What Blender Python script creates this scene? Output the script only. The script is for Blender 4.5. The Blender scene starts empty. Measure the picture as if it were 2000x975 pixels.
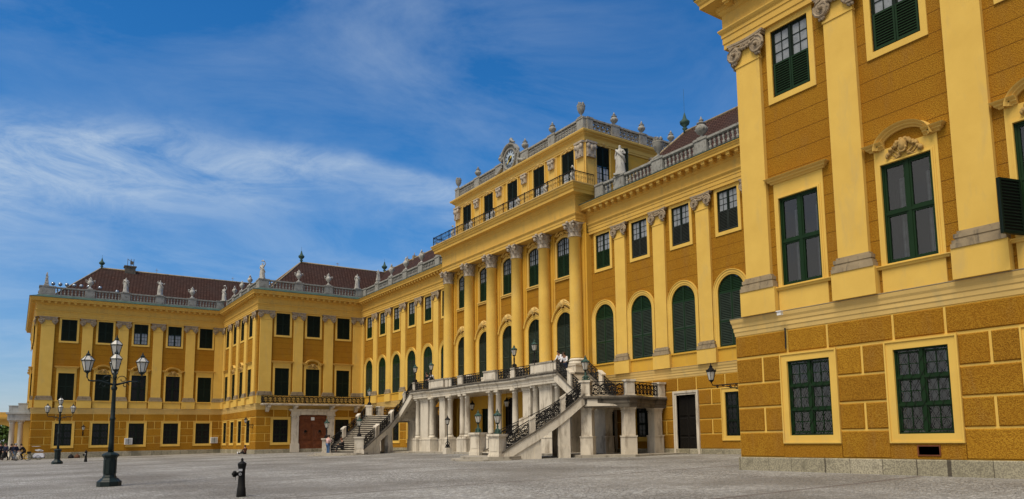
import bpy, bmesh, math, random
from mathutils import Matrix, Vector
import mathutils
R = math.radians
rnd = random.Random(7)
scene = bpy.context.scene
col = scene.collection

# ------------------------------------------------------------------ camera
CAM = Vector((51.4989, -33.7084, 0.7978))
YAW, PITCH, ROLL = R(54.23416), R(6.85945), R(-0.889656)
fw = Vector((-math.sin(YAW)*math.cos(PITCH), math.cos(YAW)*math.cos(PITCH), math.sin(PITCH)))
rt = Vector((math.cos(YAW), math.sin(YAW), 0)); up = rt.cross(fw)
rt2 = rt*math.cos(ROLL) + up*math.sin(ROLL); up2 = -rt*math.sin(ROLL) + up*math.cos(ROLL)
cam = bpy.data.cameras.new('camera'); cam_o = bpy.data.objects.new('camera', cam); col.objects.link(cam_o)
cam_o.matrix_world = Matrix(((rt2.x, up2.x, -fw.x, CAM.x), (rt2.y, up2.y, -fw.y, CAM.y), (rt2.z, up2.z, -fw.z, CAM.z), (0, 0, 0, 1)))
cam.sensor_width = 36; cam.lens = 36*1444.09/2000
cam.shift_x = -68.6/2000; cam.shift_y = 194.0/2000
cam.clip_start = .1; cam.clip_end = 6000
scene.camera = cam_o

# ------------------------------------------------------------------ light and sky
SUN_DIR = Vector((.16, -.50, .92)).normalized()      # towards the sun
SUN_EL = math.asin(SUN_DIR.z)
SUN_AZ = math.atan2(SUN_DIR.x, SUN_DIR.y)
world = bpy.data.worlds.new('World'); scene.world = world; world.use_nodes = True
nt = world.node_tree; nt.nodes.clear()
def N(tree, typ, **kw):
    n = tree.nodes.new(typ)
    for k, v in kw.items():
        if k.startswith('i_'):
            n.inputs[k[2:].replace('_', ' ')].default_value = v
        else: setattr(n, k, v)
    return n
def mth(tree, op, a, b=None, c=None, clamp=False):
    n = tree.nodes.new('ShaderNodeMath'); n.operation = op; n.use_clamp = clamp
    for i, v in enumerate((a, b, c)):
        if v is None: continue
        if isinstance(v, (int, float)): n.inputs[i].default_value = v
        else: tree.links.new(v, n.inputs[i])
    return n.outputs[0]
def ramp(tree, fac, stops):
    n = tree.nodes.new('ShaderNodeValToRGB'); cr = n.color_ramp
    while len(cr.elements) < len(stops): cr.elements.new(.5)
    for e, (p, c) in zip(cr.elements, stops):
        e.position = p; e.color = (c, c, c, 1) if isinstance(c, (int, float)) else (*c, 1)
    tree.links.new(fac, n.inputs[0]); return n.outputs[0]
def mix(tree, fac, a, b, mode='MIX'):
    n = tree.nodes.new('ShaderNodeMix'); n.data_type = 'RGBA'; n.blend_type = mode
    for sock, v in ((n.inputs[0], fac), (n.inputs[6], a), (n.inputs[7], b)):
        if isinstance(v, (int, float)): sock.default_value = v
        elif isinstance(v, tuple): sock.default_value = (*v, 1) if len(v) == 3 else v
        else: tree.links.new(v, sock)
    return n.outputs[2]
sky = N(nt, 'ShaderNodeTexSky', sky_type='NISHITA', sun_disc=False, sun_elevation=SUN_EL, sun_rotation=SUN_AZ)
sky.air_density = 1.0; sky.dust_density = .4; sky.ozone_density = 2.5
tc = N(nt, 'ShaderNodeTexCoord'); sep = N(nt, 'ShaderNodeSeparateXYZ'); nt.links.new(tc.outputs['Generated'], sep.inputs[0])
X, Y, Z = sep.outputs
hs = N(nt, 'ShaderNodeHueSaturation'); hs.inputs['Saturation'].default_value = 1.22; hs.inputs['Value'].default_value = 1.16
nt.links.new(sky.outputs[0], hs.inputs['Color'])
blue = mix(nt, 1.0, hs.outputs[0], ramp(nt, Z, [(0.0, (.82, .80, .98)), (.10, (.66, .84, 1.08)), (.32, (.42, 1.02, 1.32)), (.55, (.31, .95, 1.28))]), 'MULTIPLY')
# cloud layer: the direction carried on to a flat layer overhead
den = mth(nt, 'ADD', mth(nt, 'MAXIMUM', Z, 0.0), .16)
cx_ = mth(nt, 'DIVIDE', X, den); cy_ = mth(nt, 'DIVIDE', Y, den)
cmb = N(nt, 'ShaderNodeCombineXYZ'); nt.links.new(cx_, cmb.inputs[0]); nt.links.new(cy_, cmb.inputs[1])
mp = N(nt, 'ShaderNodeMapping'); mp.inputs['Rotation'].default_value = (0, 0, R(-18)); mp.inputs['Scale'].default_value = (1.25, .95, 1)
nt.links.new(cmb.outputs[0], mp.inputs[0])
n1 = N(nt, 'ShaderNodeTexNoise', i_Scale=1.7, i_Detail=10.0, i_Roughness=.64, i_Distortion=.5); nt.links.new(mp.outputs[0], n1.inputs['Vector'])
n2 = N(nt, 'ShaderNodeTexNoise', i_Scale=.75, i_Detail=4.0, i_Roughness=.5, i_Distortion=.3)
nt.links.new(cmb.outputs[0], n2.inputs['Vector'])
wisps = ramp(nt, n1.outputs[0], [(.40, 0.0), (.78, 1.0)])
broad = ramp(nt, n2.outputs[0], [(.38, .12), (.66, 1.0)])
veil = mth(nt, 'MULTIPLY', wisps, broad)
# the long bright streak, low over the far wing and thinning to the right
azi = mth(nt, 'ARCTAN2', Y, mth(nt, 'MULTIPLY', X, -1.0))          # 0 towards -x, grows to the right
el = mth(nt, 'ARCSINE', Z)
cen = mth(nt, 'ADD', mth(nt, 'MULTIPLY', azi, mth(nt, 'SUBTRACT', .24, mth(nt, 'MULTIPLY', azi, .48))), .322)
wid = mth(nt, 'ADD', mth(nt, 'MULTIPLY', mth(nt, 'SUBTRACT', .55, azi), .055), .006)
wid = mth(nt, 'MAXIMUM', wid, .012)
n4 = N(nt, 'ShaderNodeTexNoise', i_Scale=2.2, i_Detail=5.0, i_Roughness=.6); nt.links.new(cmb.outputs[0], n4.inputs['Vector'])
warp = mth(nt, 'MULTIPLY', mth(nt, 'SUBTRACT', n4.outputs[0], .5), .075)
dd = mth(nt, 'DIVIDE', mth(nt, 'SUBTRACT', mth(nt, 'ADD', el, warp), cen), wid)
dd = mth(nt, 'MULTIPLY', dd, ramp(nt, mth(nt, 'ADD', mth(nt, 'MULTIPLY', dd, .5), .5), [(.3, .45), (.6, 1.0)]))
gau = mth(nt, 'EXPONENT', mth(nt, 'MULTIPLY', mth(nt, 'MULTIPLY', dd, dd), -1.0))
gau = mth(nt, 'MULTIPLY', gau, ramp(nt, azi, [(.0, 1.0), (.58, .55), (.75, 0.0)]))
n3 = N(nt, 'ShaderNodeTexNoise', i_Scale=3.6, i_Detail=9.0, i_Roughness=.68, i_Distortion=.9); nt.links.new(mp.outputs[0], n3.inputs['Vector'])
gau = mth(nt, 'MULTIPLY', gau, ramp(nt, n3.outputs[0], [(.30, .12), (.62, 1.0)]))
low = mth(nt, 'MULTIPLY', ramp(nt, el, [(.0, .75), (.16, .35), (.34, 0.0)]), ramp(nt, n1.outputs[0], [(.3, .3), (.6, 1.0)]))
cov = mth(nt, 'ADD', mth(nt, 'ADD', mth(nt, 'MULTIPLY', veil, .34), mth(nt, 'MULTIPLY', gau, .72)), mth(nt, 'MULTIPLY', low, .4), clamp=True)
# unseen warm cloud added behind the camera to light the court evenly
behind = ramp(nt, mth(nt, 'ADD', mth(nt, 'MULTIPLY', X, .30), mth(nt, 'MULTIPLY', Y, -1.0)), [(.15, 0.0), (.5, .95)])
cov = mth(nt, 'MAXIMUM', cov, mth(nt, 'MULTIPLY', behind, ramp(nt, n1.outputs[0], [(.3, .55), (.6, 1.0)])))
skyc = mix(nt, cov, blue, mix(nt, behind, (6.6, 7.8, 9.0), (9.2, 8.6, 7.6)))
bg = N(nt, 'ShaderNodeBackground'); bg.inputs[1].default_value = .069
nt.links.new(skyc, bg.inputs[0]); wo = N(nt, 'ShaderNodeOutputWorld'); nt.links.new(bg.outputs[0], wo.inputs[0])
sun = bpy.data.lights.new('sun', 'SUN'); sun.energy = 2.7; sun.angle = R(28); sun.color = (1, .88, .70)
sun_o = bpy.data.objects.new('sun', sun); col.objects.link(sun_o)
sun_o.rotation_euler = SUN_DIR.to_track_quat('Z', 'Y').to_euler()
vs = scene.view_settings; vs.view_transform = 'Standard'; vs.look = 'None'; vs.exposure = 0.35; vs.gamma = 1.0; vs.use_curve_mapping = False
scene.cycles.max_bounces = 6; scene.cycles.transparent_max_bounces = 12
scene.cycles.use_denoising = True

# ------------------------------------------------------------------ materials
def mat(name, c, rough=.85, var=None, vscale=1.2, bump=0.0, bscale=30.0, metal=0.0, spec=.3, stain=None, sscale=.6, sstretch=(1, 1, .25), fine=None, fscale=60., bdist=.01, srange=(.52, .74)):
    m = bpy.data.materials.new(name); m.use_nodes = True; t = m.node_tree; b = t.nodes['Principled BSDF']
    tcn = N(t, 'ShaderNodeTexCoord'); gp = N(t, 'ShaderNodeNewGeometry')
    pos = gp.outputs['Position']
    b.inputs['Roughness'].default_value = rough; b.inputs['Metallic'].default_value = metal; b.inputs['Specular IOR Level'].default_value = spec
    cc = (c[0], c[1], c[2])
    if var:
        n = N(t, 'ShaderNodeTexNoise', i_Scale=vscale, i_Detail=6.0, i_Roughness=.6); t.links.new(pos, n.inputs['Vector'])
        cc = mix(t, ramp(t, n.outputs[0], [(.32, 0.0), (.68, 1.0)]), cc, var)
    if stain:
        mpn = N(t, 'ShaderNodeMapping'); mpn.inputs['Scale'].default_value = sstretch; t.links.new(pos, mpn.inputs[0])
        n = N(t, 'ShaderNodeTexNoise', i_Scale=sscale*4, i_Detail=7.0, i_Roughness=.65, i_Distortion=.4); t.links.new(mpn.outputs[0], n.inputs['Vector'])
        cc = mix(t, ramp(t, n.outputs[0], [(srange[0], 0.0), (srange[1], 1.0)]), cc, stain)
    if fine:
        n = N(t, 'ShaderNodeTexNoise', i_Scale=fscale, i_Detail=3.0, i_Roughness=.6); t.links.new(pos, n.inputs['Vector'])
        cc = mix(t, ramp(t, n.outputs[0], [(.42, 1.0), (.56, 0.0)]), cc, fine)
    if isinstance(cc, tuple): b.inputs['Base Color'].default_value = (*cc, 1)
    else: t.links.new(cc, b.inputs['Base Color'])
    if bump:
        n = N(t, 'ShaderNodeTexNoise', i_Scale=bscale, i_Detail=4.0, i_Roughness=.6); t.links.new(pos, n.inputs['Vector'])
        bn = N(t, 'ShaderNodeBump'); bn.inputs['Strength'].default_value = bump; bn.inputs['Distance'].default_value = bdist
        t.links.new(n.outputs[0], bn.inputs['Height']); t.links.new(bn.outputs[0], b.inputs['Normal'])
    return m
OCH, OCHD = (.41, .215, .021), (.27, .115, .014)
M = {}
M['rust'] = mat('rough_ochre_stucco', OCH, .95, (.365, .168, .015), .6, 1.0, 34, fine=(.26, .112, .009), fscale=34, spec=.1, bdist=.03, stain=(.32, .165, .035), sscale=.35)
M['pale'] = mat('pale_yellow_plaster', (.72, .475, .105), .85, (.655, .42, .09), .9, .18, 24, spec=.2, stain=(.56, .39, .13), sscale=.45, srange=(.54, .80))
M['mid'] = mat('warm_yellow_plaster', (.62, .36, .045), .8, (.56, .32, .038), .8, .12, 30, spec=.25, stain=(.50, .30, .07), sscale=.3)
M['trim'] = mat('yellow_trim', (.68, .44, .11), .8, (.62, .40, .10), 1.3, .1, 30, spec=.25)
M['cornice'] = mat('cornice_plaster', (.66, .41, .085), .8, (.60, .365, .075), .9, .1, 30, spec=.25, stain=(.50, .33, .09), sscale=.5)
M['sand'] = mat('sandy_yellow_stone', (.66, .45, .15), .85, (.60, .41, .14), 1.1, .2, 25, stain=(.50, .37, .15), sscale=.5)
M['relief'] = mat('ochre_relief_stone', (.46, .30, .10), .85, (.33, .20, .06), 4, .3, 30, stain=(.20, .12, .04), sscale=1.6, sstretch=(1, 1, 1))
M['stone'] = mat('pale_grey_stone', (.68, .615, .505), .85, (.58, .525, .43), 1.5, .25, 30, stain=(.27, .225, .17), sscale=.5, srange=(.50, .70))
M['dirty'] = mat('blackened_stone', (.16, .14, .11), .9, (.09, .078, .062), 1.6, .3, 30, stain=(.03, .026, .022), sscale=.8)
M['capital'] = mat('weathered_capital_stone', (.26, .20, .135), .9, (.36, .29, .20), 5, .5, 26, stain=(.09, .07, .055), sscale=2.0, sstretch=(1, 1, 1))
M['capital2'] = mat('pale_capital_stone', (.46, .40, .32), .9, (.36, .30, .23), 5, .5, 26, stain=(.13, .10, .08), sscale=2.0, sstretch=(1, 1, 1))
M['base'] = mat('grey_moulding_stone', (.36, .28, .17), .85, (.27, .21, .13), 3, .2, 30, stain=(.07, .06, .05), sscale=1.2)
M['bal'] = mat('grey_balustrade_stone', (.33, .325, .295), .9, (.23, .225, .205), 2.5, .3, 25, stain=(.07, .06, .05), sscale=1.4, sstretch=(1, 1, .6))
M['statue'] = mat('white_statue_stone', (.50, .485, .44), .85, (.34, .33, .30), 3, .3, 25, stain=(.16, .15, .13), sscale=1.8, sstretch=(1, 1, .6))
M['plinth'] = mat('limestone_plinth', (.52, .47, .34), .9, (.42, .38, .27), 1.1, .4, 14, stain=(.10, .09, .06), sscale=.9, sstretch=(1, 1, .8), fine=(.27, .24, .18), fscale=22)
M['green'] = mat('dark_green_paint', (.005, .023, .006), .5, (.008, .030, .008), 2, spec=.18)
M['dgreen'] = mat('black_green_paint', (.003, .009, .004), .5, (.005, .013, .006), 2, spec=.2)
M['dgrey'] = mat('dark_grey_green_paint', (.022, .028, .022), .6, (.014, .018, .014), 2, spec=.25)
M['slat'] = mat('highlight_louvre_paint', (.030, .046, .032), .55, (.018, .030, .020), 2, spec=.25)  # greyed lighter to stand in for highlights on the arch slats
M['iron'] = mat('wrought_iron', (.005, .005, .005), .6, (.010, .009, .008), 4, spec=.2)
M['gild'] = mat('tarnished_gilding', (.42, .25, .06), .5, (.2, .12, .03), 6, metal=.3, spec=.5)
M['castiron'] = mat('green_cast_iron', (.006, .014, .013), .5, (.010, .020, .019), 4, spec=.3)
M['patina'] = mat('green_patina', (.045, .10, .08), .7, (.02, .045, .036), 6, .2, 30)
M['copper'] = mat('verdigris_flashing', (.06, .115, .09), .6, (.035, .06, .05), 1.5)
M['wood'] = mat('oak_gate', (.19, .055, .016), .55, (.11, .028, .009), 3, .2, 20, spec=.4)
M['white'] = mat('white_enamel', (.75, .75, .73), .5)
M['interior'] = mat('dark_room', (.009, .008, .007), .9)
M['curtain'] = mat('grey_curtain', (.22, .22, .22), .9, (.13, .13, .13), 5)
M['doordark'] = mat('dark_door', (.006, .0055, .005), .6, (.011, .009, .007), 6, spec=.15)
M['skin'] = mat('skin', (.45, .25, .17), .6)
M['hair'] = mat('brown_hair', (.035, .02, .012), .7)
M['grey_hair'] = mat('grey_hair', (.30, .29, .28), .7)
M['black_cloth'] = mat('black_cloth', (.012, .012, .014), .9)
M['navy_cloth'] = mat('navy_cloth', (.014, .02, .045), .9)
M['denim'] = mat('blue_denim', (.06, .12, .24), .9)
M['grey_cloth'] = mat('grey_cloth', (.13, .14, .15), .9)
M['pink_cloth'] = mat('pink_cloth', (.62, .40, .38), .9)
M['white_cloth'] = mat('white_cloth', (.70, .70, .74), .9)
M['brown_cloth'] = mat('brown_cloth', (.12, .055, .03), .9)
M['rubber'] = mat('rubber', (.015, .015, .015), .8)
M['chrome'] = mat('pale_metal', (.5, .5, .52), .35, metal=.8)
M['bark'] = mat('bark', (.06, .045, .03), .95, (.09, .07, .05), 4, .5, 20)
M['leafa'] = mat('spring_leaves', (.07, .13, .02), .7, (.11, .17, .03), .6)
M['leafb'] = mat('dark_leaves', (.03, .07, .015), .7, (.05, .10, .02), .6)

M['tread'] = mat('worn_step_stone', (.40, .36, .29), .9, (.30, .27, .22), 1.5, .3, 30, stain=(.12, .10, .08), sscale=.7)
M['riser'] = mat('dirty_shaded_riser_stone', (.10, .088, .07), .9, (.06, .052, .042), 3)  # dirt plus the shadow of the nosings, painted into the colour
def grooved(name, z0, dz, groove, base='rust'):
    """rough stucco with thin horizontal joints, the joints drawn as darker lines in the colour"""
    m = M[base].copy(); m.name = name; t = m.node_tree; b = t.nodes['Principled BSDF']
    g = N(t, 'ShaderNodeNewGeometry'); s = N(t, 'ShaderNodeSeparateXYZ'); t.links.new(g.outputs['Position'], s.inputs[0])
    ns = N(t, 'ShaderNodeTexNoise', i_Scale=.7, i_Detail=3.0); t.links.new(g.outputs['Position'], ns.inputs['Vector'])
    zz = mth(t, 'ADD', s.outputs[2], mth(t, 'MULTIPLY', mth(t, 'SUBTRACT', ns.outputs[0], .5), .03))
    fr = mth(t, 'FRACT', mth(t, 'DIVIDE', mth(t, 'SUBTRACT', zz, z0), dz))
    line = mth(t, 'LESS_THAN', mth(t, 'ABSOLUTE', mth(t, 'SUBTRACT', fr, .5)), groove/dz/2)
    old = b.inputs['Base Color'].links[0].from_socket
    t.links.new(mix(t, mth(t, 'MULTIPLY', line, .75), old, (.085, .032, .005)), b.inputs['Base Color'])
    return m
M['ochre'] = grooved('grooved_ochre_stucco', 12.59-.325, .65, .024)

M['rust_b'] = mat('browner_ochre_stucco', (.38, .19, .019), .95, (.33, .155, .015), .7, 1.0, 34, fine=(.23, .10, .009), fscale=34, spec=.1, bdist=.03)
M['rust_c'] = mat('yellower_ochre_stucco', (.47, .245, .024), .95, (.41, .205, .018), .7, 1.0, 34, fine=(.29, .13, .011), fscale=34, spec=.1, bdist=.03)
RUST = ['rust', 'rust_b', 'rust_c']
def blocks(name, base, w, h, dark):
    """stone blocks: vertical joints on the plinth"""
    m = M[base].copy(); m.name = name; t = m.node_tree; b = t.nodes['Principled BSDF']
    g = N(t, 'ShaderNodeNewGeometry'); s = N(t, 'ShaderNodeSeparateXYZ'); t.links.new(g.outputs['Position'], s.inputs[0])
    u = mth(t, 'ADD', s.outputs[0], s.outputs[1])
    ns = N(t, 'ShaderNodeTexNoise', noise_dimensions='1D', i_Scale=.9, i_Detail=1.0); t.links.new(u, ns.inputs['W'])
    uu = mth(t, 'ADD', u, mth(t, 'MULTIPLY', ns.outputs[0], 1.1))
    cell = mth(t, 'DIVIDE', uu, w); fr = mth(t, 'FRACT', cell)
    line = mth(t, 'LESS_THAN', fr, .022/w)
    wn = N(t, 'ShaderNodeTexWhiteNoise', noise_dimensions='1D'); t.links.new(mth(t, 'FLOOR', cell), wn.inputs['W'])
    old = b.inputs['Base Color'].links[0].from_socket
    tone = ramp(t, wn.outputs[0], [(0, (.66, .66, .62)), (1, (1.0, 1.0, 1.0))])
    c1 = mix(t, 1.0, old, tone, 'MULTIPLY')
    t.links.new(mix(t, mth(t, 'MULTIPLY', line, .85), c1, dark), b.inputs['Base Color'])
    return m
M['plinth'] = blocks('limestone_plinth_blocks', 'plinth', 1.05, 1, (.05, .04, .03))

def roof_mat(axis):
    m = bpy.data.materials.new('brown_roof_tiles'); m.use_nodes = True; t = m.node_tree; b = t.nodes['Principled BSDF']
    g = N(t, 'ShaderNodeNewGeometry'); s = N(t, 'ShaderNodeSeparateXYZ'); t.links.new(g.outputs['Position'], s.inputs[0])
    u = mth(t, 'ADD', s.outputs[0], s.outputs[1])
    cm = N(t, 'ShaderNodeCombineXYZ'); t.links.new(u, cm.inputs[0]); t.links.new(mth(t, 'MULTIPLY', s.outputs[2], 1.4), cm.inputs[1])
    br = N(t, 'ShaderNodeTexBrick'); br.inputs['Scale'].default_value = 1.0; br.inputs['Brick Width'].default_value = .36; br.inputs['Row Height'].default_value = .30
    br.inputs['Mortar Size'].default_value = .05; br.inputs['Color1'].default_value = (.055, .030, .024, 1); br.inputs['Color2'].default_value = (.088, .048, .037, 1); br.inputs['Mortar'].default_value = (.03, .012, .008, 1)
    t.links.new(cm.outputs[0], br.inputs['Vector'])
    n = N(t, 'ShaderNodeTexNoise', i_Scale=.5, i_Detail=5.0); t.links.new(g.outputs['Position'], n.inputs['Vector'])
    t.links.new(mix(t, ramp(t, n.outputs[0], [(.35, 0.0), (.7, .6)]), br.outputs[0], (.045, .030, .026)), b.inputs['Base Color'])
    bn = N(t, 'ShaderNodeBump'); bn.inputs['Strength'].default_value = .8; bn.inputs['Distance'].default_value = .05
    t.links.new(mth(t, 'SUBTRACT', 1.0, br.outputs[1]), bn.inputs['Height']); t.links.new(bn.outputs[0], b.inputs['Normal'])
    b.inputs['Roughness'].default_value = .9; b.inputs['Specular IOR Level'].default_value = .12
    return m
M['roof'] = roof_mat(0)

def glass_mat(name, tint=(.9, .95, .95), refl=.35):
    m = bpy.data.materials.new(name); m.use_nodes = True; t = m.node_tree; t.nodes.clear()
    tr = N(t, 'ShaderNodeBsdfTransparent'); tr.inputs[0].default_value = (*tint, 1)
    gl = N(t, 'ShaderNodeBsdfGlossy'); gl.inputs['Roughness'].default_value = .04; gl.inputs[0].default_value = (.9, .92, .95, 1)
    g = N(t, 'ShaderNodeNewGeometry')
    n = N(t, 'ShaderNodeTexNoise', i_Scale=1.6, i_Detail=2.0); t.links.new(g.outputs['Position'], n.inputs['Vector'])
    bn = N(t, 'ShaderNodeBump'); bn.inputs['Strength'].default_value = .25; bn.inputs['Distance'].default_value = .02
    t.links.new(n.outputs[0], bn.inputs['Height']); t.links.new(bn.outputs[0], gl.inputs['Normal'])
    fr = N(t, 'ShaderNodeFresnel'); fr.inputs[0].default_value = 1.5
    f = mth(t, 'ADD', mth(t, 'MULTIPLY', fr.outputs[0], 1.0), refl*.12, clamp=True)
    ms = N(t, 'ShaderNodeMixShader'); t.links.new(f, ms.inputs[0]); t.links.new(tr.outputs[0], ms.inputs[1]); t.links.new(gl.outputs[0], ms.inputs[2])
    o = N(t, 'ShaderNodeOutputMaterial'); t.links.new(ms.outputs[0], o.inputs[0])
    return m
M['glass'] = glass_mat('window_glass')
M['darkglass'] = mat('dark_window_glass', (.010, .012, .014), .14, spec=.3)
M['brightpane'] = mat('painted_sky_reflection_glass', (.48, .51, .54), .12, (.34, .37, .40), 5, spec=.5)  # pale colour stands in for sky reflected in the attic panes
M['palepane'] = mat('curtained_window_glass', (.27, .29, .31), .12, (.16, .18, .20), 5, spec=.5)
M['lampglass'] = mat('milky_lantern_glass', (.78, .75, .66), .25, (.62, .60, .54), 5, spec=.5)
M['lampglass'].node_tree.nodes['Principled BSDF'].inputs['Transmission Weight'].default_value = .25

def ground_mat():
    m = bpy.data.materials.new('cobbled_court'); m.use_nodes = True; t = m.node_tree; b = t.nodes['Principled BSDF']
    g = N(t, 'ShaderNodeNewGeometry'); pos = g.outputs['Position']
    ns = N(t, 'ShaderNodeTexNoise', i_Scale=.6, i_Detail=2.0); t.links.new(pos, ns.inputs['Vector'])
    vm = N(t, 'ShaderNodeVectorMath', operation='MULTIPLY_ADD'); t.links.new(ns.outputs['Color'], vm.inputs[0]); vm.inputs[1].default_value = (.5, .5, 0); t.links.new(pos, vm.inputs[2])
    v = N(t, 'ShaderNodeTexVoronoi', feature='DISTANCE_TO_EDGE', i_Scale=10.5, i_Randomness=.55); t.links.new(vm.outputs[0], v.inputs['Vector'])
    vc = N(t, 'ShaderNodeTexVoronoi', i_Scale=10.5, i_Randomness=.55); t.links.new(vm.outputs[0], vc.inputs['Vector'])
    sc = N(t, 'ShaderNodeSeparateColor'); t.links.new(vc.outputs['Color'], sc.inputs[0])
    stone = ramp(t, sc.outputs[0], [(0, (.28, .275, .25)), (.45, (.40, .39, .36)), (.8, (.50, .49, .455)), (1, (.63, .62, .575))])
    big = N(t, 'ShaderNodeTexNoise', i_Scale=.16, i_Detail=6.0, i_Roughness=.62); t.links.new(pos, big.inputs['Vector'])
    stone = mix(t, ramp(t, big.outputs[0], [(.38, .8), (.62, 0.0)]), stone, (.19, .175, .15))
    big2 = N(t, 'ShaderNodeTexNoise', i_Scale=1.9, i_Detail=6.0, i_Roughness=.7); t.links.new(pos, big2.inputs['Vector'])
    stone = mix(t, ramp(t, big2.outputs[0], [(.42, .3), (.58, 0.0)]), stone, (.24, .215, .175))
    gap = ramp(t, v.outputs[0], [(.015, 1.0), (.075, 0.0)])
    c = mix(t, mth(t, 'MULTIPLY', gap, .75), stone, (.062, .052, .042))
    # drainage strips: rows of reddish setts every few metres, and smoother paving beside the building
    s = N(t, 'ShaderNodeSeparateXYZ'); t.links.new(pos, s.inputs[0])
    wob = mth(t, 'MULTIPLY', mth(t, 'SUBTRACT', ns.outputs[0], .5), .18)
    q2 = mth(t, 'ADD', s.outputs[0], wob)
    fr2 = mth(t, 'ABSOLUTE', mth(t, 'SUBTRACT', mth(t, 'FRACT', mth(t, 'DIVIDE', q2, 8.95)), .5))
    st2 = ramp(t, fr2, [(.0, 1.0), (.011, 1.0), (.015, 0.0)])
    c = mix(t, mth(t, 'MULTIPLY', st2, .6), c, (.13, .10, .085))
    t.links.new(c, b.inputs['Base Color'])
    b.inputs['Roughness'].default_value = .75; b.inputs['Specular IOR Level'].default_value = .3
    bn = N(t, 'ShaderNodeBump'); bn.inputs['Strength'].default_value = .9; bn.inputs['Distance'].default_value = .03
    h = mth(t, 'ADD', ramp(t, v.outputs[0], [(.0, 0.0), (.12, 1.0)]), mth(t, 'MULTIPLY', big2.outputs[0], .8))
    t.links.new(h, bn.inputs['Height']); t.links.new(bn.outputs[0], b.inputs['Normal'])
    return m
M['cobble'] = ground_mat()

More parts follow.
